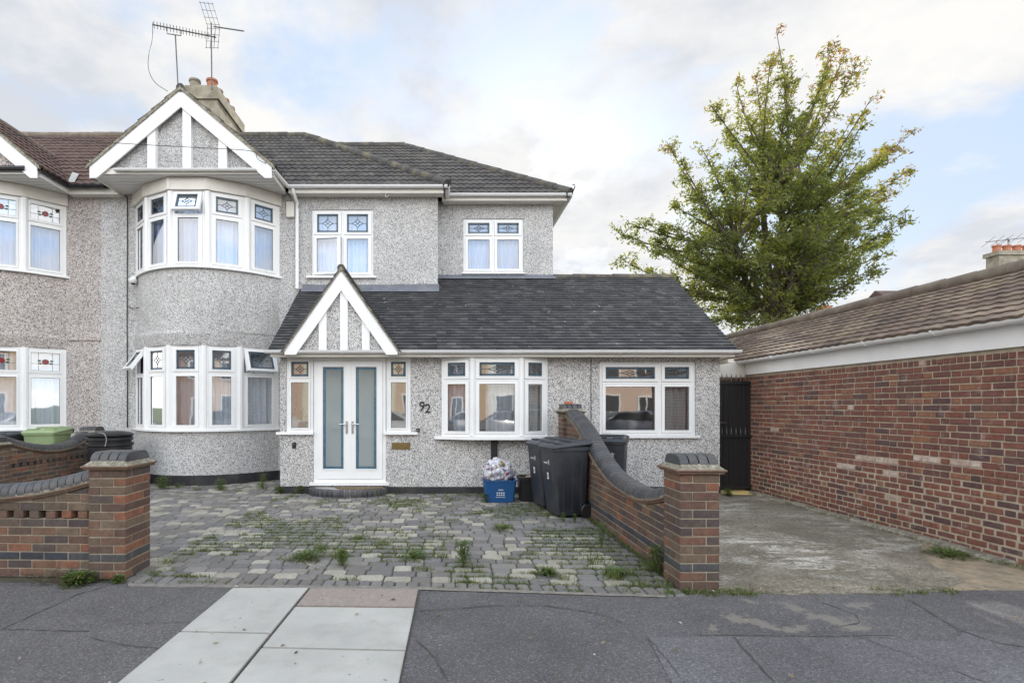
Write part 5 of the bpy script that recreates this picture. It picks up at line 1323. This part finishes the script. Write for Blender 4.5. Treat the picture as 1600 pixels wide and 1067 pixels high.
# blue recycling box with a bag of rubbish
bb = thing('recycling_box', (.94, 8.58, 0), 'blue recycling box with small white print against the porch wall', 'recycling box')
mb = MB(); X, Y = .94, 8.58
def tub(mb, X, Y, w0, w1, d0, d1, h, wall=.012, rim=.02, r=.03):
    def q(w, d, z): 
        c = .18*min(w, d)
        return [(X-w/2+c*.4, Y-d/2, z), (X+w/2-c*.4, Y-d/2, z), (X+w/2, Y-d/2+c*.4, z), (X+w/2, Y+d/2-c*.4, z), (X+w/2-c*.4, Y+d/2, z), (X-w/2+c*.4, Y+d/2, z), (X-w/2, Y+d/2-c*.4, z), (X-w/2, Y-d/2+c*.4, z)]
    R_ = [q(w0, d0, 0), q(w1, d1, h-rim), q(w1+.03, d1+.03, h-rim), q(w1+.03, d1+.03, h), q(w1-wall*2, d1-wall*2, h), q(w0-wall*2, d0-wall*2, .02)]
    vs = [p for r_ in R_ for p in r_]; n = 8
    mb.add(vs, [(i*n+k, i*n+(k+1) % n, (i+1)*n+(k+1) % n, (i+1)*n+k) for i in range(5) for k in range(n)]+[tuple(range(7, -1, -1)), tuple(40+k for k in range(8))])
tub(mb, X, Y, .44, .52, .32, .40, .36); mb.build('box_body', M['bluebox'], bb, smooth='auto')
mb = MB()
def bf(z): return Y-.16-.04*(z/.34)-.004
def bm_(x0, x1, z0, z1): mb.add([(X+x0, bf(z0), z0), (X+x1, bf(z0), z0), (X+x1, bf(z1), z1), (X+x0, bf(z1), z1)], [(0, 1, 2, 3)])
for k in range(4): bm_(-.03+k*.02, -.016+k*.02, .20, .215)
for r_ in range(2):
    for k in range(4): bm_(-.06+k*.035, -.038+k*.035, .15-r_*.035, .168-r_*.035)
for k in range(7): bm_(-.07+k*.022, -.054+k*.022, .085, .094)
mb.build('printed_marks', M['white_mark'], bb, recalc=False)
# clear bag full of bottles and cans
def bagmat():
    m, n, l, p = newmat('crumpled clear plastic bag'); t = NT(n, l)
    s = n.new('ShaderNodeSeparateColor'); l.new(t.vor(24), s.inputs[0])
    c = t.ramp(s.outputs[0], [(0, (.55, .55, .62)), (.3, (.75, .75, .80)), (.5, (.42, .40, .48)), (.62, (.8, .8, .84)), (.80, (.50, .40, .30)), (.85, (.42, .08, .09)), (.89, (.70, .70, .76)), (.96, (.16, .14, .24))], True)
    c = t.mix(1, c, t.ramp(t.noise(40, 6, .75, 2), [(.35, .45), (.6, 1.15)]), 'MULTIPLY')
    l.new(c, p.inputs['Base Color']); p.inputs['Roughness'].default_value = .25; p.inputs['Coat Weight'].default_value = .5
    l.new(t.bump(t.noise(26, 6, .7, 1.5), .9, .03), p.inputs['Normal']); return m
bg_ = thing('rubbish_bag', (.93, 8.58, .30), 'clear bag stuffed with bottles and wrappers in the blue box', 'rubbish bag')
bm = bmesh.new(); bmesh.ops.create_icosphere(bm, subdivisions=5, radius=1)
for v in bm.verts:
    d = v.co.normalized(); q = .95+.25*noise.noise(d*2.6+Vector((3, 1, 5)))+.22*noise.turbulence(d*5, 4, True)
    v.co = Vector((d.x*.235*q, d.y*.17*q, d.z*.21*q+.16 if d.z > -.3 else d.z*.15+.14))
me = bpy.data.meshes.new('bag'); bm.to_mesh(me); bm.free(); me.materials.append(bagmat())
for p_ in me.polygons: p_.use_smooth = True
o = bpy.data.objects.new('bag', me); col.objects.link(o); o.parent = bg_
mb = MB(); rr = random.Random(8)
for k in range(16):
    a = Vector((rr.uniform(-.17, .17), rr.uniform(-.12, .08), rr.uniform(.12, .30))); d = Vector((rr.uniform(-1, 1), rr.uniform(-1, .5), rr.uniform(-.3, .8))).normalized()*rr.uniform(.08, .14)
    mb.tube([a, a+d*.65, a+d*.8, a+d], [.035, .035, .016, .015], 9, m=rr.choice((0, 0, 1, 2, 3)))
mb.build('bottles', [M['slab'], simple('red wrapper', (.45, .03, .05), .4), simple('brown card', (.33, .22, .12), .8), simple('lilac foil', (.45, .42, .6), .3)], bg_, smooth='auto', off=Vector())
# small black caddy
cd = thing('storage_tub', (1.42, 8.62, 0), 'small black plastic tub holding card, between blue box and bins', 'tub')
mb = MB(); tub(mb, 1.42, 8.62, .27, .31, .30, .34, .40, rim=.05); mb.build('tub_body', M['black'], cd, smooth='auto')
mb = MB(); mb.box(1.30, 1.46, 8.5, 8.7, .34, .385, j=.02); mb.box(1.40, 1.54, 8.55, 8.75, .35, .40, j=.02); mb.build('card_scraps', simple('grubby card', (.35, .28, .2), .9), cd)
# round black lidded tub left of the bay
rt = thing('water_butt', (-6.25, 10.05, 0), 'round black lidded tub by the curved bay, partly hidden by the front pillar', 'water butt')
mb = MB(); c = (-6.22, 9.85, 0); mb.lathe([(.30, 0), (.36, .4), (.36, .8), (.39, .82), (.39, .86), (.35, .88), (.35, .90), (.385, .92), (.385, .96), (.34, .99)], c, 28); mb.build('tub_body', M['black'], rt, smooth='auto')
mb = MB(); mb.lathe([(.37, .99), (.385, 1.0), (.385, 1.03), (.34, 1.055), (.20, 1.08), (.05, 1.085)], c, 28); mb.build('lid', M['black'], rt, smooth='auto')
cable('pale string tied over the lid of the round black tub', [(-6.35, 9.62, 1.06), (-6.10, 9.47, 1.05), (-6.03, 9.44, .95), (-6.05, 9.43, .82)], .006, name='string', mat='slab', cat='string')

# ------------------------------------------------------------------ tree
def tree():
    rr = random.Random(21)
    Yt = 17.0; base = Vector((10.7, Yt, -.05))
    t = thing('tree', base, 'tall broad leafed tree with green leaves turning red at the top, behind the garage', 'tree')
    mb = MB(); leaves = []
    def limb(a, b, r0, r1, bend=.12, n=7):
        d = b-a; off = Vector((rr.uniform(-1, 1), rr.uniform(-1, 1), rr.uniform(-.2, .6)))*d.length*bend
        P = []
        for k in range(n+1):
            s = k/n; p = a.lerp(b, s)+off*math.sin(math.pi*s)*.8+Vector((0, 0, -.12*d.length*math.sin(math.pi*s)))*(.5)
            P.append(p)
        mb.tube(P, [r0+(r1-r0)*k/n for k in range(n+1)], 7); return P
    fork = W(1206, 505, Yt); fork.z = max(fork.z, 3.6)
    mb.tube([base, base+Vector((.05, 0, 1.5)), base+Vector((.0, 0, 3.0)), Vector((fork.x, Yt, 4.4))], [.42, .33, .30, .27], 12)
    F1 = Vector((fork.x, Yt, 4.3))
    lead = []
    for (px, py, r0, dy) in ((1190, 300, .20, .3), (1225, 290, .17, -.4), (1250, 330, .15, .6), (1150, 380, .14, -.7), (1180, 420, .1, 1.2), (1240, 420, .1, -1.2)):
        lead.append(limb(F1+Vector((rr.uniform(-.1, .1), 0, 0)), W(px, py, Yt+dy), r0, .06, .06, 9))
    tips = [(1213, 48), (1205, 85), (1180, 118), (1150, 130), (1112, 168), (1133, 205), (1160, 175), (1195, 150), (1225, 185), (1238, 140), (1300, 68), (1322, 80), (1340, 102), (1290, 120), (1270, 150), (1364, 150), (1330, 190), (1345, 198), (1300, 205),
            (1430, 204), (1400, 225), (1425, 262), (1385, 250), (1400, 300), (1417, 345), (1380, 340), (1385, 395), (1370, 425), (1390, 375), (1318, 425), (1340, 400), (1300, 450), (1275, 480), (1330, 300), (1350, 330),
            (1042, 222), (1062, 250), (1095, 228), (1075, 285), (1110, 260), (1050, 320), (1010, 350), (982, 348), (968, 365), (966, 402), (990, 425), (1025, 375), (1020, 425), (1050, 400), (1080, 380), (1060, 450), (1090, 480), (1120, 500), (1100, 430), (1130, 330), (1150, 280),
            (1180, 240), (1210, 230), (1250, 220), (1270, 260), (1300, 330), (1290, 380), (1260, 440), (1360, 380), (1335, 360), (1305, 415), (1392, 322), (1352, 305), (1312, 285), (1285, 335), (1375, 415), (1030, 395), (1045, 350), (1150, 460), (1190, 500), (1240, 500)]
    T = []
    for (px, py) in tips: T.append((W(px, py, Yt+rr.uniform(-1.6, 1.6)), 1))
    for k in range(30):
        a = rr.uniform(0, 6.28); q = rr.uniform(.35, 1.0); z = rr.uniform(4.0, 7.4); w = 1.0+.75*(z-4)
        T.append((Vector((F1.x-.2+math.cos(a)*w*q, Yt+math.sin(a)*w*q, z)), 0))
    for k in range(34):
        a = rr.uniform(0, 6.28); q = rr.uniform(.1, 1.0); z = rr.uniform(5.6, 9.6); w = 2.3
        T.append((Vector((F1.x+.1+math.cos(a)*w*q, Yt-.6+math.sin(a)*w*q, z)), 0))
    for k in range(14):
        a = rr.uniform(0, 6.28); e = rr.uniform(-.1, 1.25); q = rr.uniform(.6, 1.0)
        T.append((Vector((F1.x+.2, Yt, 6.7))+Vector((math.cos(a)*math.cos(e)*3.4*q, math.sin(a)*math.cos(e)*3.4*q, math.sin(e)*3.7*q-.2)), 0))
    allp = [p for L in lead for p in L[2:]]
    for (tip, k) in T:
        # start from a leader point lower than the tip and near
        best = min(allp, key=lambda p: (p-tip).length+1.0*max(0, p.z-tip.z+1.2)*1.5+rr.uniform(0, .8))
        P = limb(best, tip, .05, .008, .07, 8); L = (tip-best).length
        m = len(P)
        nsub = int(6+L*4.5)
        for j in range(nsub):
            s = rr.uniform(.22, 1.0); i = min(int(s*(m-1)), m-2); p = P[i].lerp(P[i+1], s*(m-1)-i)
            d = (tip-best).normalized()*.8+Vector((rr.gauss(0, .8), rr.gauss(0, .8), rr.gauss(.15, .55))); d.normalize()
            ln = rr.uniform(.3, .85)*(1.1-.55*s)*(1.0 if k else 1.15); q = p+d*ln
            mb.tube([p, q], [.012, .004], 4, cap=False)
            nl = int(12+ln*36)
            for _ in range(nl):
                u = rr.uniform(.15, 1.05); c = p.lerp(q, u)+Vector((rr.gauss(0, .075), rr.gauss(0, .075), rr.gauss(-.03, .065)))
                leaves.append(c)
    mb.build('trunk', M['bark'], t, smooth=True)
    V = []; Fc = []; Rn = []
    for c in leaves:
        n1 = Vector((rr.gauss(0, 1), rr.gauss(0, 1), rr.gauss(0, .8))).normalized(); n2 = n1.cross(Vector((rr.gauss(0, 1), rr.gauss(0, 1), rr.gauss(0, 1)))).normalized()
        L = rr.uniform(.048, .088); w = L*rr.uniform(.5, .65); b = len(V)
        n3 = n1.cross(n2)*w*.25
        V += [c-n1*L, c+n2*w*.6-n3, c+n1*L, c-n2*w*.6-n3]; Fc.append([b, b+1, b+2]); Fc.append([b, b+2, b+3])
        out = (c.z-9)/4.5 + abs(c.x-F1.x)/7
        cl = noise.noise(c*1.1)*.25
        r = min(1, max(0, rr.uniform(.05, .62)+cl+max(0, out-.25)*rr.uniform(.1, .9)))
        Rn += [r, r]
    m = MB(); m.v = [tuple(v) for v in V]; m.f = Fc; m.m = [0]*len(Fc); m.r = Rn
    m.build('crown', M['leaf'], t, recalc=False)
    print('leaves', len(leaves))
tree()

# ------------------------------------------------------------------ background beyond the garage
ob = thing('outbuilding', (14.8, 15.5, 0), 'flat roofed grey outbuilding just showing above the garage ridge', 'outbuilding')
mb = MB(); mb.box(13.2, 17.2, 14.1, 17.4, -.1, 4.70); mb.build('walls', simple('pale render', (.45, .44, .42), .9), ob)
mb = MB(); mb.box(13.06, 17.4, 14.0, 17.6, 4.70, 4.83); mb.box(13.12, 17.3, 14.06, 17.5, 4.83, 4.86); mb.build('flat_roof', M['lead'], ob)
bh = thing('brick_house', (28.5, 27, 0), 'far house behind the garage showing only its chimney at the right edge', 'house')
mb = MB(); mb.box(23, 35, 24, 31, -.1, 5.2); mb.build('walls', M['brick_pale'], bh)
mb = MB(); mb.add([(22.7, 23.7, 5.1), (35.3, 23.7, 5.1), (35.3, 31.3, 5.1), (22.7, 31.3, 5.1), (22.7, 27.5, 7.6), (35.3, 27.5, 7.6)], [(0, 1, 5, 4), (2, 3, 4, 5), (1, 2, 5), (3, 0, 4)]); mb.build('roof', M['tile_brown'], bh)
mb = MB(); mb.box(26.55, 28.9, 25.0, 25.6, 5.2, 8.75); mb.box(26.47, 28.98, 24.92, 25.68, 8.75, 8.95); cc = mb.build('chimney', M['chim'], bh)
for k in range(5):
    mb = MB(); mb.lathe([(.17, 0), (.15, .25), (.18, .27), (.18, .34), (.13, .34)], (26.75+k*.48, 25.3, 8.95), 12); mb.build('chimney_pot', M['terracotta'], cc, smooth='auto')
a_ = W(1575, 400, 25.2); b_ = W(1575, 372, 25.2)
aerial('spindly television aerial on the far chimney at the right edge', a_, b_, W(1540, 378.5, 25.2), W(1625, 369, 25.4), 6, .35)
dh = thing('far_house', (27.6, 36, 0), 'tiny distant brick chimney seen just above the garage ridge beside the tree', 'house')
mb = MB(); mb.box(26.5, 33, 36, 42, -.1, 7.4); mb.build('walls', M['brick_garage'], dh)
mb = MB(); mb.box(26.3, 33.2, 35.8, 42.2, 7.4, 7.6); mb.build('roof', M['tile_brown'], dh)
mb = MB(); mb.box(26.3, 26.9, 36.2, 36.8, 7.6, 8.5); mb.build('chimney', M['terracotta'], dh)

# ------------------------------------------------------------------ street side behind the camera (seen in the window reflections)
rr = random.Random(5)
def opp(X, label, red):
    t = thing('terraced_house', (X, -20, 0), label, 'house', 'houses across the road')
    mb = MB(); mb.box(X-3.2, X+3.2, -24, -18, -.1, 5.4); mb.prism([(X-3.2, 5.4), (X+3.2, 5.4), (X, 5.41)], -24, -18); mb.build('wall', simple('opposite wall %.0f' % X, red, .9, .2), t)
    mb = MB(); mb.add([(X-3.25, -17.7, 5.3), (X+3.25, -17.7, 5.3), (X+3.25, -21, 7.9), (X-3.25, -21, 7.9), (X+3.25, -24.3, 5.3), (X-3.25, -24.3, 5.3)], [(0, 1, 2, 3), (3, 2, 4, 5), (0, 3, 5), (1, 4, 2)]); mb.build('roof', M['tile_brown'], t)
    for (a, b, c, d, nm) in ((-2.7, -.3, .9, 2.4, 'window'), (-2.7, -.3, 3.5, 4.9, 'window'), (.7, 2.2, 3.6, 4.9, 'window'), (.9, 2.0, .05, 2.3, 'door')):
        mb = MB(fxf((X, -17.99, 0), (1, 0, 0), (0, 1, 0))); ring(mb, a, b, c, d, .09, -.02, .08); mb.box((a+b)/2-.04, (a+b)/2+.04, -.02, .07, c+.09, d-.09); mb.box(a+.09, b-.09, -.02, .02, c+.09, d-.09, 1); mb.build(nm, [M['upvc'], M['bin']], t)
    mb = MB(); mb.prism([(X-2.9, 5.2), (X-.1, 5.2), (X-1.5, 6.6)], -17.9, -17.5); mb.build('gable_panel', M['barge'], t)
for k, (lb, cl) in enumerate((('cream brick house across the road, beyond the grey rendered one behind the camera', (.6, .52, .40)), ('dark brick house at the far left end of the road behind the camera', (.34, .24, .18)), ('pale green rendered house across the road, fourth to the left behind the camera', (.50, .52, .42)), ('yellow brick house across the road, fifth to the left behind the camera', (.50, .38, .20)), ('grey rendered house across the road, last on the left behind the camera', (.48, .47, .45)), ('faded orange brick house across the road, behind the camera far left', (.62, .46, .36)), ('cream rendered house across the road, behind the camera left of centre', (.75, .70, .58)), ('tan brick house across the road, behind the camera right of centre', (.66, .50, .36)), ('white rendered house across the road, behind the camera near right', (.80, .78, .72)), ('red brick house across the road, behind the camera right', (.66, .50, .40)), ('buff brick house across the road, behind the camera far right', (.50, .36, .22)), ('brown brick house across the road, behind the camera outermost left', (.30, .17, .11)))):
    opp((-44.8, -51.2, -25.6, -32, -38.4, -12.8, -6.4, 0, 6.4, 12.8, 19.2, -19.2)[k], lb, cl)
def car(X, Y, rz, colr, label):
    t = thing('parked_car', (X, Y, -.12), label, 'car', 'cars parked along the road', rz=rz)
    BASE[t.name] = Vector((0, 0, 0))
    pm = simple('car paint', colr, .3, .05, coat=1)
    side = [(-2.1, .35), (-2.12, .75), (-1.95, .95), (-1.2, 1.02), (-.6, 1.42), (.9, 1.46), (1.7, 1.05), (2.1, .95), (2.12, .4), (1.75, .25), (-1.75, .25)]
    mb = MB(); n = len(side); R_ = []
    for (y, f) in ((-.86, .93), (-.80, 1.0), (.80, 1.0), (.86, .93)): R_ += [(x, y*(1 if z < 1.0 else .86), .25+(z-.25)*f) for x, z in side]
    mb.add(R_, [(i*n+k, i*n+(k+1) % n, (i+1)*n+(k+1) % n, (i+1)*n+k) for i in range(3) for k in range(n)]+[tuple(range(n)), tuple(3*n+k for k in range(n))]); mb.build('body', pm, t, smooth='auto')
    mb = MB()
    for s in (-1, 1): mb.prism([(-1.0, 1.03), (-.5, 1.36), (.8, 1.39), (1.35, 1.06)], s*.755, s*.80)
    mb.add([(-1.22, -.62, 1.03), (-1.22, .62, 1.03), (-.66, .60, 1.38), (-.66, -.60, 1.38)], [(0, 1, 2, 3)]); mb.build('windows', M['bin'], t)
    for (x, y) in ((-1.3, -.8), (-1.3, .8), (1.3, -.8), (1.3, .8)):
        mb = MB(); vs = [(x+.31*r_*math.cos(k*math.pi/8), y+o_, .31+.31*r_*math.sin(k*math.pi/8)) for (o_, r_) in ((-.1, .6), (-.1, 1), (.1, 1), (.1, .6)) for k in range(16)]
        mb.add(vs, [(i*16+k, i*16+(k+1) % 16, (i+1)*16+(k+1) % 16, (i+1)*16+k) for i in range(3) for k in range(16)]+[tuple(range(16)), tuple(48+k for k in range(16))]); mb.build('wheel', M['black'], t)
car(3.2, -6.1, 0, (.10, .10, .12), 'dark grey car parked across the road, behind the camera')
car(-3.0, -6.1, 0, (.35, .36, .38), 'silver car parked across the road, behind the camera')
car(8.6, -6.1, 0, (.16, .17, .22), 'blue grey car parked across the road, behind the camera')
car(-8.6, -6.1, 0, (.55, .55, .55), 'white car parked across the road, behind the camera')

# ------------------------------------------------------------------ weeds and grass
def blade(V, Fc, Rn, b, h, lean, w, rr):
    a = rr.uniform(0, 6.28); d = Vector((math.cos(a), math.sin(a), 0)); s = Vector((-d.y, d.x, 0))*w
    p1 = b+d*lean*h*.4+Vector((0, 0, h*.6)); p2 = b+d*lean*h+Vector((0, 0, h*rr.uniform(.75, 1)))
    k = len(V); V += [b-s, b+s, p1+s*.7, p1-s*.7, p2]; Fc += [[k, k+1, k+2, k+3], [k+3, k+2, k+4]]; r = rr.random(); Rn += [r, r]
def tuft(V, Fc, Rn, c, n, h, spread, rr, w=.003):
    for _ in range(n):
        q = c+Vector((rr.gauss(0, spread), rr.gauss(0, spread*.7), 0)); blade(V, Fc, Rn, q, h*rr.uniform(.4, 1), rr.uniform(.2, 1.1), w*rr.uniform(.6, 1.3), rr)
def leafy(V, Fc, Rn, c, n, h, spread, rr, L=.03):
    for _ in range(n):
        a = rr.uniform(0, 6.28); z = rr.uniform(.1, 1)*h; r_ = spread*rr.uniform(.1, 1)*(1-.4*z/h); p = c+Vector((math.cos(a)*r_, math.sin(a)*r_, z))
        d = Vector((math.cos(a), math.sin(a), rr.uniform(-.3, .8))).normalized()*L*rr.uniform(.6, 1.3); s = Vector((-math.sin(a), math.cos(a), rr.uniform(-.3, .3)))*L*.32
        k = len(V); V += [p-d*.5, p+s, p+d, p-s]; Fc.append([k, k+1, k+2, k+3]); Rn.append(rr.random()*.85)
def make(name, V, Fc, Rn, label=None, cat=None, kind=None, off=Vector(), mat='weed'):
    m = MB(); m.v = [tuple(v) for v in V]; m.f = Fc; m.m = [0]*len(Fc); m.r = Rn
    o = m.build(name, M[mat], None, recalc=False, off=off); o.location = off; return tag(o, label, cat, kind=kind)
rr = random.Random(31); V, Fc, Rn = [], [], []
row0 = 4.63
for _ in range(11000):
    x, y = rr.uniform(-2.8, 1.95), rr.uniform(4.5, 9.2)
    den = noise.noise(Vector((x*.9, y*1.1, 4)))*1.2+noise.noise(Vector((x*3, y*3.3, 9)))*.6
    fr = .28 + (.25 if y < 7.2 else 0) + (.2 if x > .9 else 0)
    if den < .36-fr*.75: continue
    g = .145; yy = row0+round((y-row0)/g)*g-.07*(x+.45)*max(0, 1-(y-4.5)/2.5)
    tuft(V, Fc, Rn, Vector((x, yy, 0)), rr.randint(5, 11), rr.choice((.02, .03, .05)), .02, rr, .0026)
for (px, py, n, h) in ((500, 860, 90, .12), (530, 872, 60, .17), (600, 852, 70, .07), (690, 872, 60, .09), (790, 825, 90, .08), (830, 865, 40, .07), (930, 880, 50, .12), (955, 905, 60, .14), (985, 900, 60, .12), (560, 842, 40, .08), (450, 875, 60, .07), (660, 890, 60, .06),
                       (620, 790, 70, .06), (580, 787, 60, .05), (540, 790, 60, .05), (735, 912, 30, .08), (280, 762, 60, .14), (250, 762, 50, .17), (310, 765, 50, .1), (345, 764, 60, .13), (410, 762, 50, .2), (375, 768, 50, .08), (440, 770, 50, .1), (880, 905, 40, .07), (1000, 915, 50, .09),
                       (1020, 892, 60, .16), (985, 848, 40, .1), (950, 815, 40, .14), (985, 925, 20, .05), (1045, 915, 40, .09), (245, 895, 50, .05), (262, 880, 40, .1)):
    g = G(px, py); tuft(V, Fc, Rn, Vector((g[0], g[1], 0)), n, h, .05, rr)
for k in range(46):   # edge of the concrete and the foot of the walls
    px = rr.choice((rr.uniform(1125, 1190), rr.uniform(1360, 1500), rr.uniform(1040, 1130))); g = G(px, rr.uniform(922, 930)); tuft(V, Fc, Rn, Vector((g[0], g[1], 0)), rr.randint(12, 30), rr.uniform(.025, .055), .03, rr)
for k in range(150): y = rr.uniform(4.8, 8.6); tuft(V, Fc, Rn, Vector((2.03, y, 0)), 5, .05, .02, rr)
for k in range(90): y = 4.9+4.2*rr.random()**2; tuft(V, Fc, Rn, Vector((5.44+rr.uniform(-.08, .1), y, .02)), 6, .045, .03, rr)
for k in range(60): x = rr.uniform(-.9, .7); tuft(V, Fc, Rn, Vector((x, 9.2, 0)), 4, .05, .02, rr)
make('grass', V, Fc, Rn, 'short grass and moss sprouting from the joints of the paved drive', 'grass', 'stuff')
def weed(px, py, h, sp, n, label, L=.03, Yo=None):
    h *= 1.25; sp *= 1.2; n = int(n*1.4)
    V, Fc, Rn = [], [], []; g = G(px, py) if Yo is None else (WX(px, Yo), Yo); c = Vector((g[0], g[1], 0)); leafy(V, Fc, Rn, c, n, h, sp, rr, L)
    for k in range(max(3, n//40)):
        a = rr.uniform(0, 6.28); b = c+Vector((math.cos(a)*sp*.5, math.sin(a)*sp*.5, h*rr.uniform(.7, 1.1))); k_ = len(V); s = Vector((.003, 0, 0)); V += [c-s, c+s, b+s*.4, b-s*.4]; Fc.append([k_, k_+1, k_+2, k_+3]); Rn.append(.3)
    make('weed', V, Fc, Rn, label, 'weed', off=c)
weed(724, 886, .20, .09, 420, 'bushy upright weed growing in the middle of the paved drive', .022)
weed(480, 875, .07, .16, 260, 'low spreading weed on the paved drive, left of the two near the slabs', .03)
weed(535, 885, .13, .06, 160, 'narrow green weed just right of the low spreading one on the drive', .025)
weed(648, 873, .06, .14, 200, 'flat weed patch left of the bushy upright weed', .028)
weed(855, 898, .05, .09, 130, 'small dark rosette weed near the edging right of the bushy weed', .03)
weed(960, 900, .05, .10, 150, 'pale rosette weed near the front pillar of the swooping wall', .035)
weed(940, 855, .22, .07, 200, 'tall thin stemmed weed with pale tops beside the swooping wall', .018)
weed(1025, 893, .20, .09, 260, 'weed sprouting where the swooping wall meets its front pillar', .022)
weed(880, 815, .10, .04, 70, 'tiny white flowered weed at the foot of the nearest bin', .018)
weed(898, 817, .10, .04, 70, 'second tiny weed at the foot of the nearest bin, on its right', .018)
weed(785, 828, .06, .16, 240, 'low grassy weed in front of the dark bins and blue box', .02)
weed(437, 771, .10, .12, 150, 'yellowing weed at the left corner of the porch', .035)
weed(468, 771, .12, .08, 120, 'leafy green weed beside the left end of the door step', .03)
weed(255, 764, .20, .16, 260, 'grassy weed against the black plinth near the left pillar', .03)
weed(345, 766, .16, .13, 240, 'thick weed against the black plinth in the middle of the bay', .028)
weed(411, 765, .24, .10, 200, 'tallest weed at the right end of the bay plinth', .022)
weed(758, 785, .12, .07, 120, 'small weed at the left corner of the blue box', .03)
weed(122, 912, .08, .14, 420, 'green leafy weed sprawling at the foot of the left pillar', .03)
weed(185, 910, .05, .06, 140, 'small green weed at the front corner of the left pillar', .025)
weed(1480, 868, .05, .20, 260, 'green weed growing along the foot of the garage wall', .03)
weed(1137, 775, .10, .08, 160, 'leafy weed on the painted sunlight patch by the gate', .03)
# fallen leaves and specks
V, Fc, Rn = [], [], []
for k in range(520):
    if k < 200: x, y = rr.uniform(-2.8, 1.9), rr.uniform(4.4, 9.1)
    elif k < 330: x, y = rr.uniform(2.4, 5.5), rr.uniform(4.4, 9)
    elif k < 430: x, y = rr.uniform(-4, 6), rr.uniform(2.8, 4.4)
    else: x, y = rr.uniform(2.0, 5.4), 4.35+rr.gauss(0, .05)
    L = rr.uniform(.008, .024); a = rr.uniform(0, 6.28); d = Vector((math.cos(a), math.sin(a), 0))*L; q = Vector((-d.y, d.x, 0))*.5; c = Vector((x, y, .022 if y > 4.5 else .026)); u = Vector((0, 0, rr.uniform(0, .008)))
    b = len(V); V += [c-d, c+q+u, c+d, c-q+u]; Fc.append([b, b+1, b+2, b+3]); Rn.append(rr.random())
M['litter'] = leaf_mat('fallen leaves', [(0, (.06, .045, .025)), (.5, (.16, .11, .05)), (.8, (.24, .19, .09)), (1, (.45, .44, .40))], .1)
make('leaf_litter', V, Fc, Rn, 'small fallen leaves and specks scattered over drive and pavement', 'leaves', 'stuff', mat='litter')
# dead twigs by the left pillar
V, Fc, Rn = [], [], []; g = G(85, 910); c = Vector((g[0], g[1], 0)); mb = MB()
for k in range(90):
    p = c+Vector((rr.gauss(0, .14), rr.gauss(0, .05), rr.uniform(.005, .07))); d = Vector((rr.gauss(0, 1), rr.gauss(0, .7), rr.gauss(0, .3))).normalized()*rr.uniform(.04, .13); mb.tube([p, p+d*.5+Vector((0, 0, .01)), p+d], .0025, 4)
o = mb.build('dead_twigs', M['wood'], None, off=c); o.location = c; tag(o, 'heap of dead brown twigs on the pavement against the left wall', 'twigs')
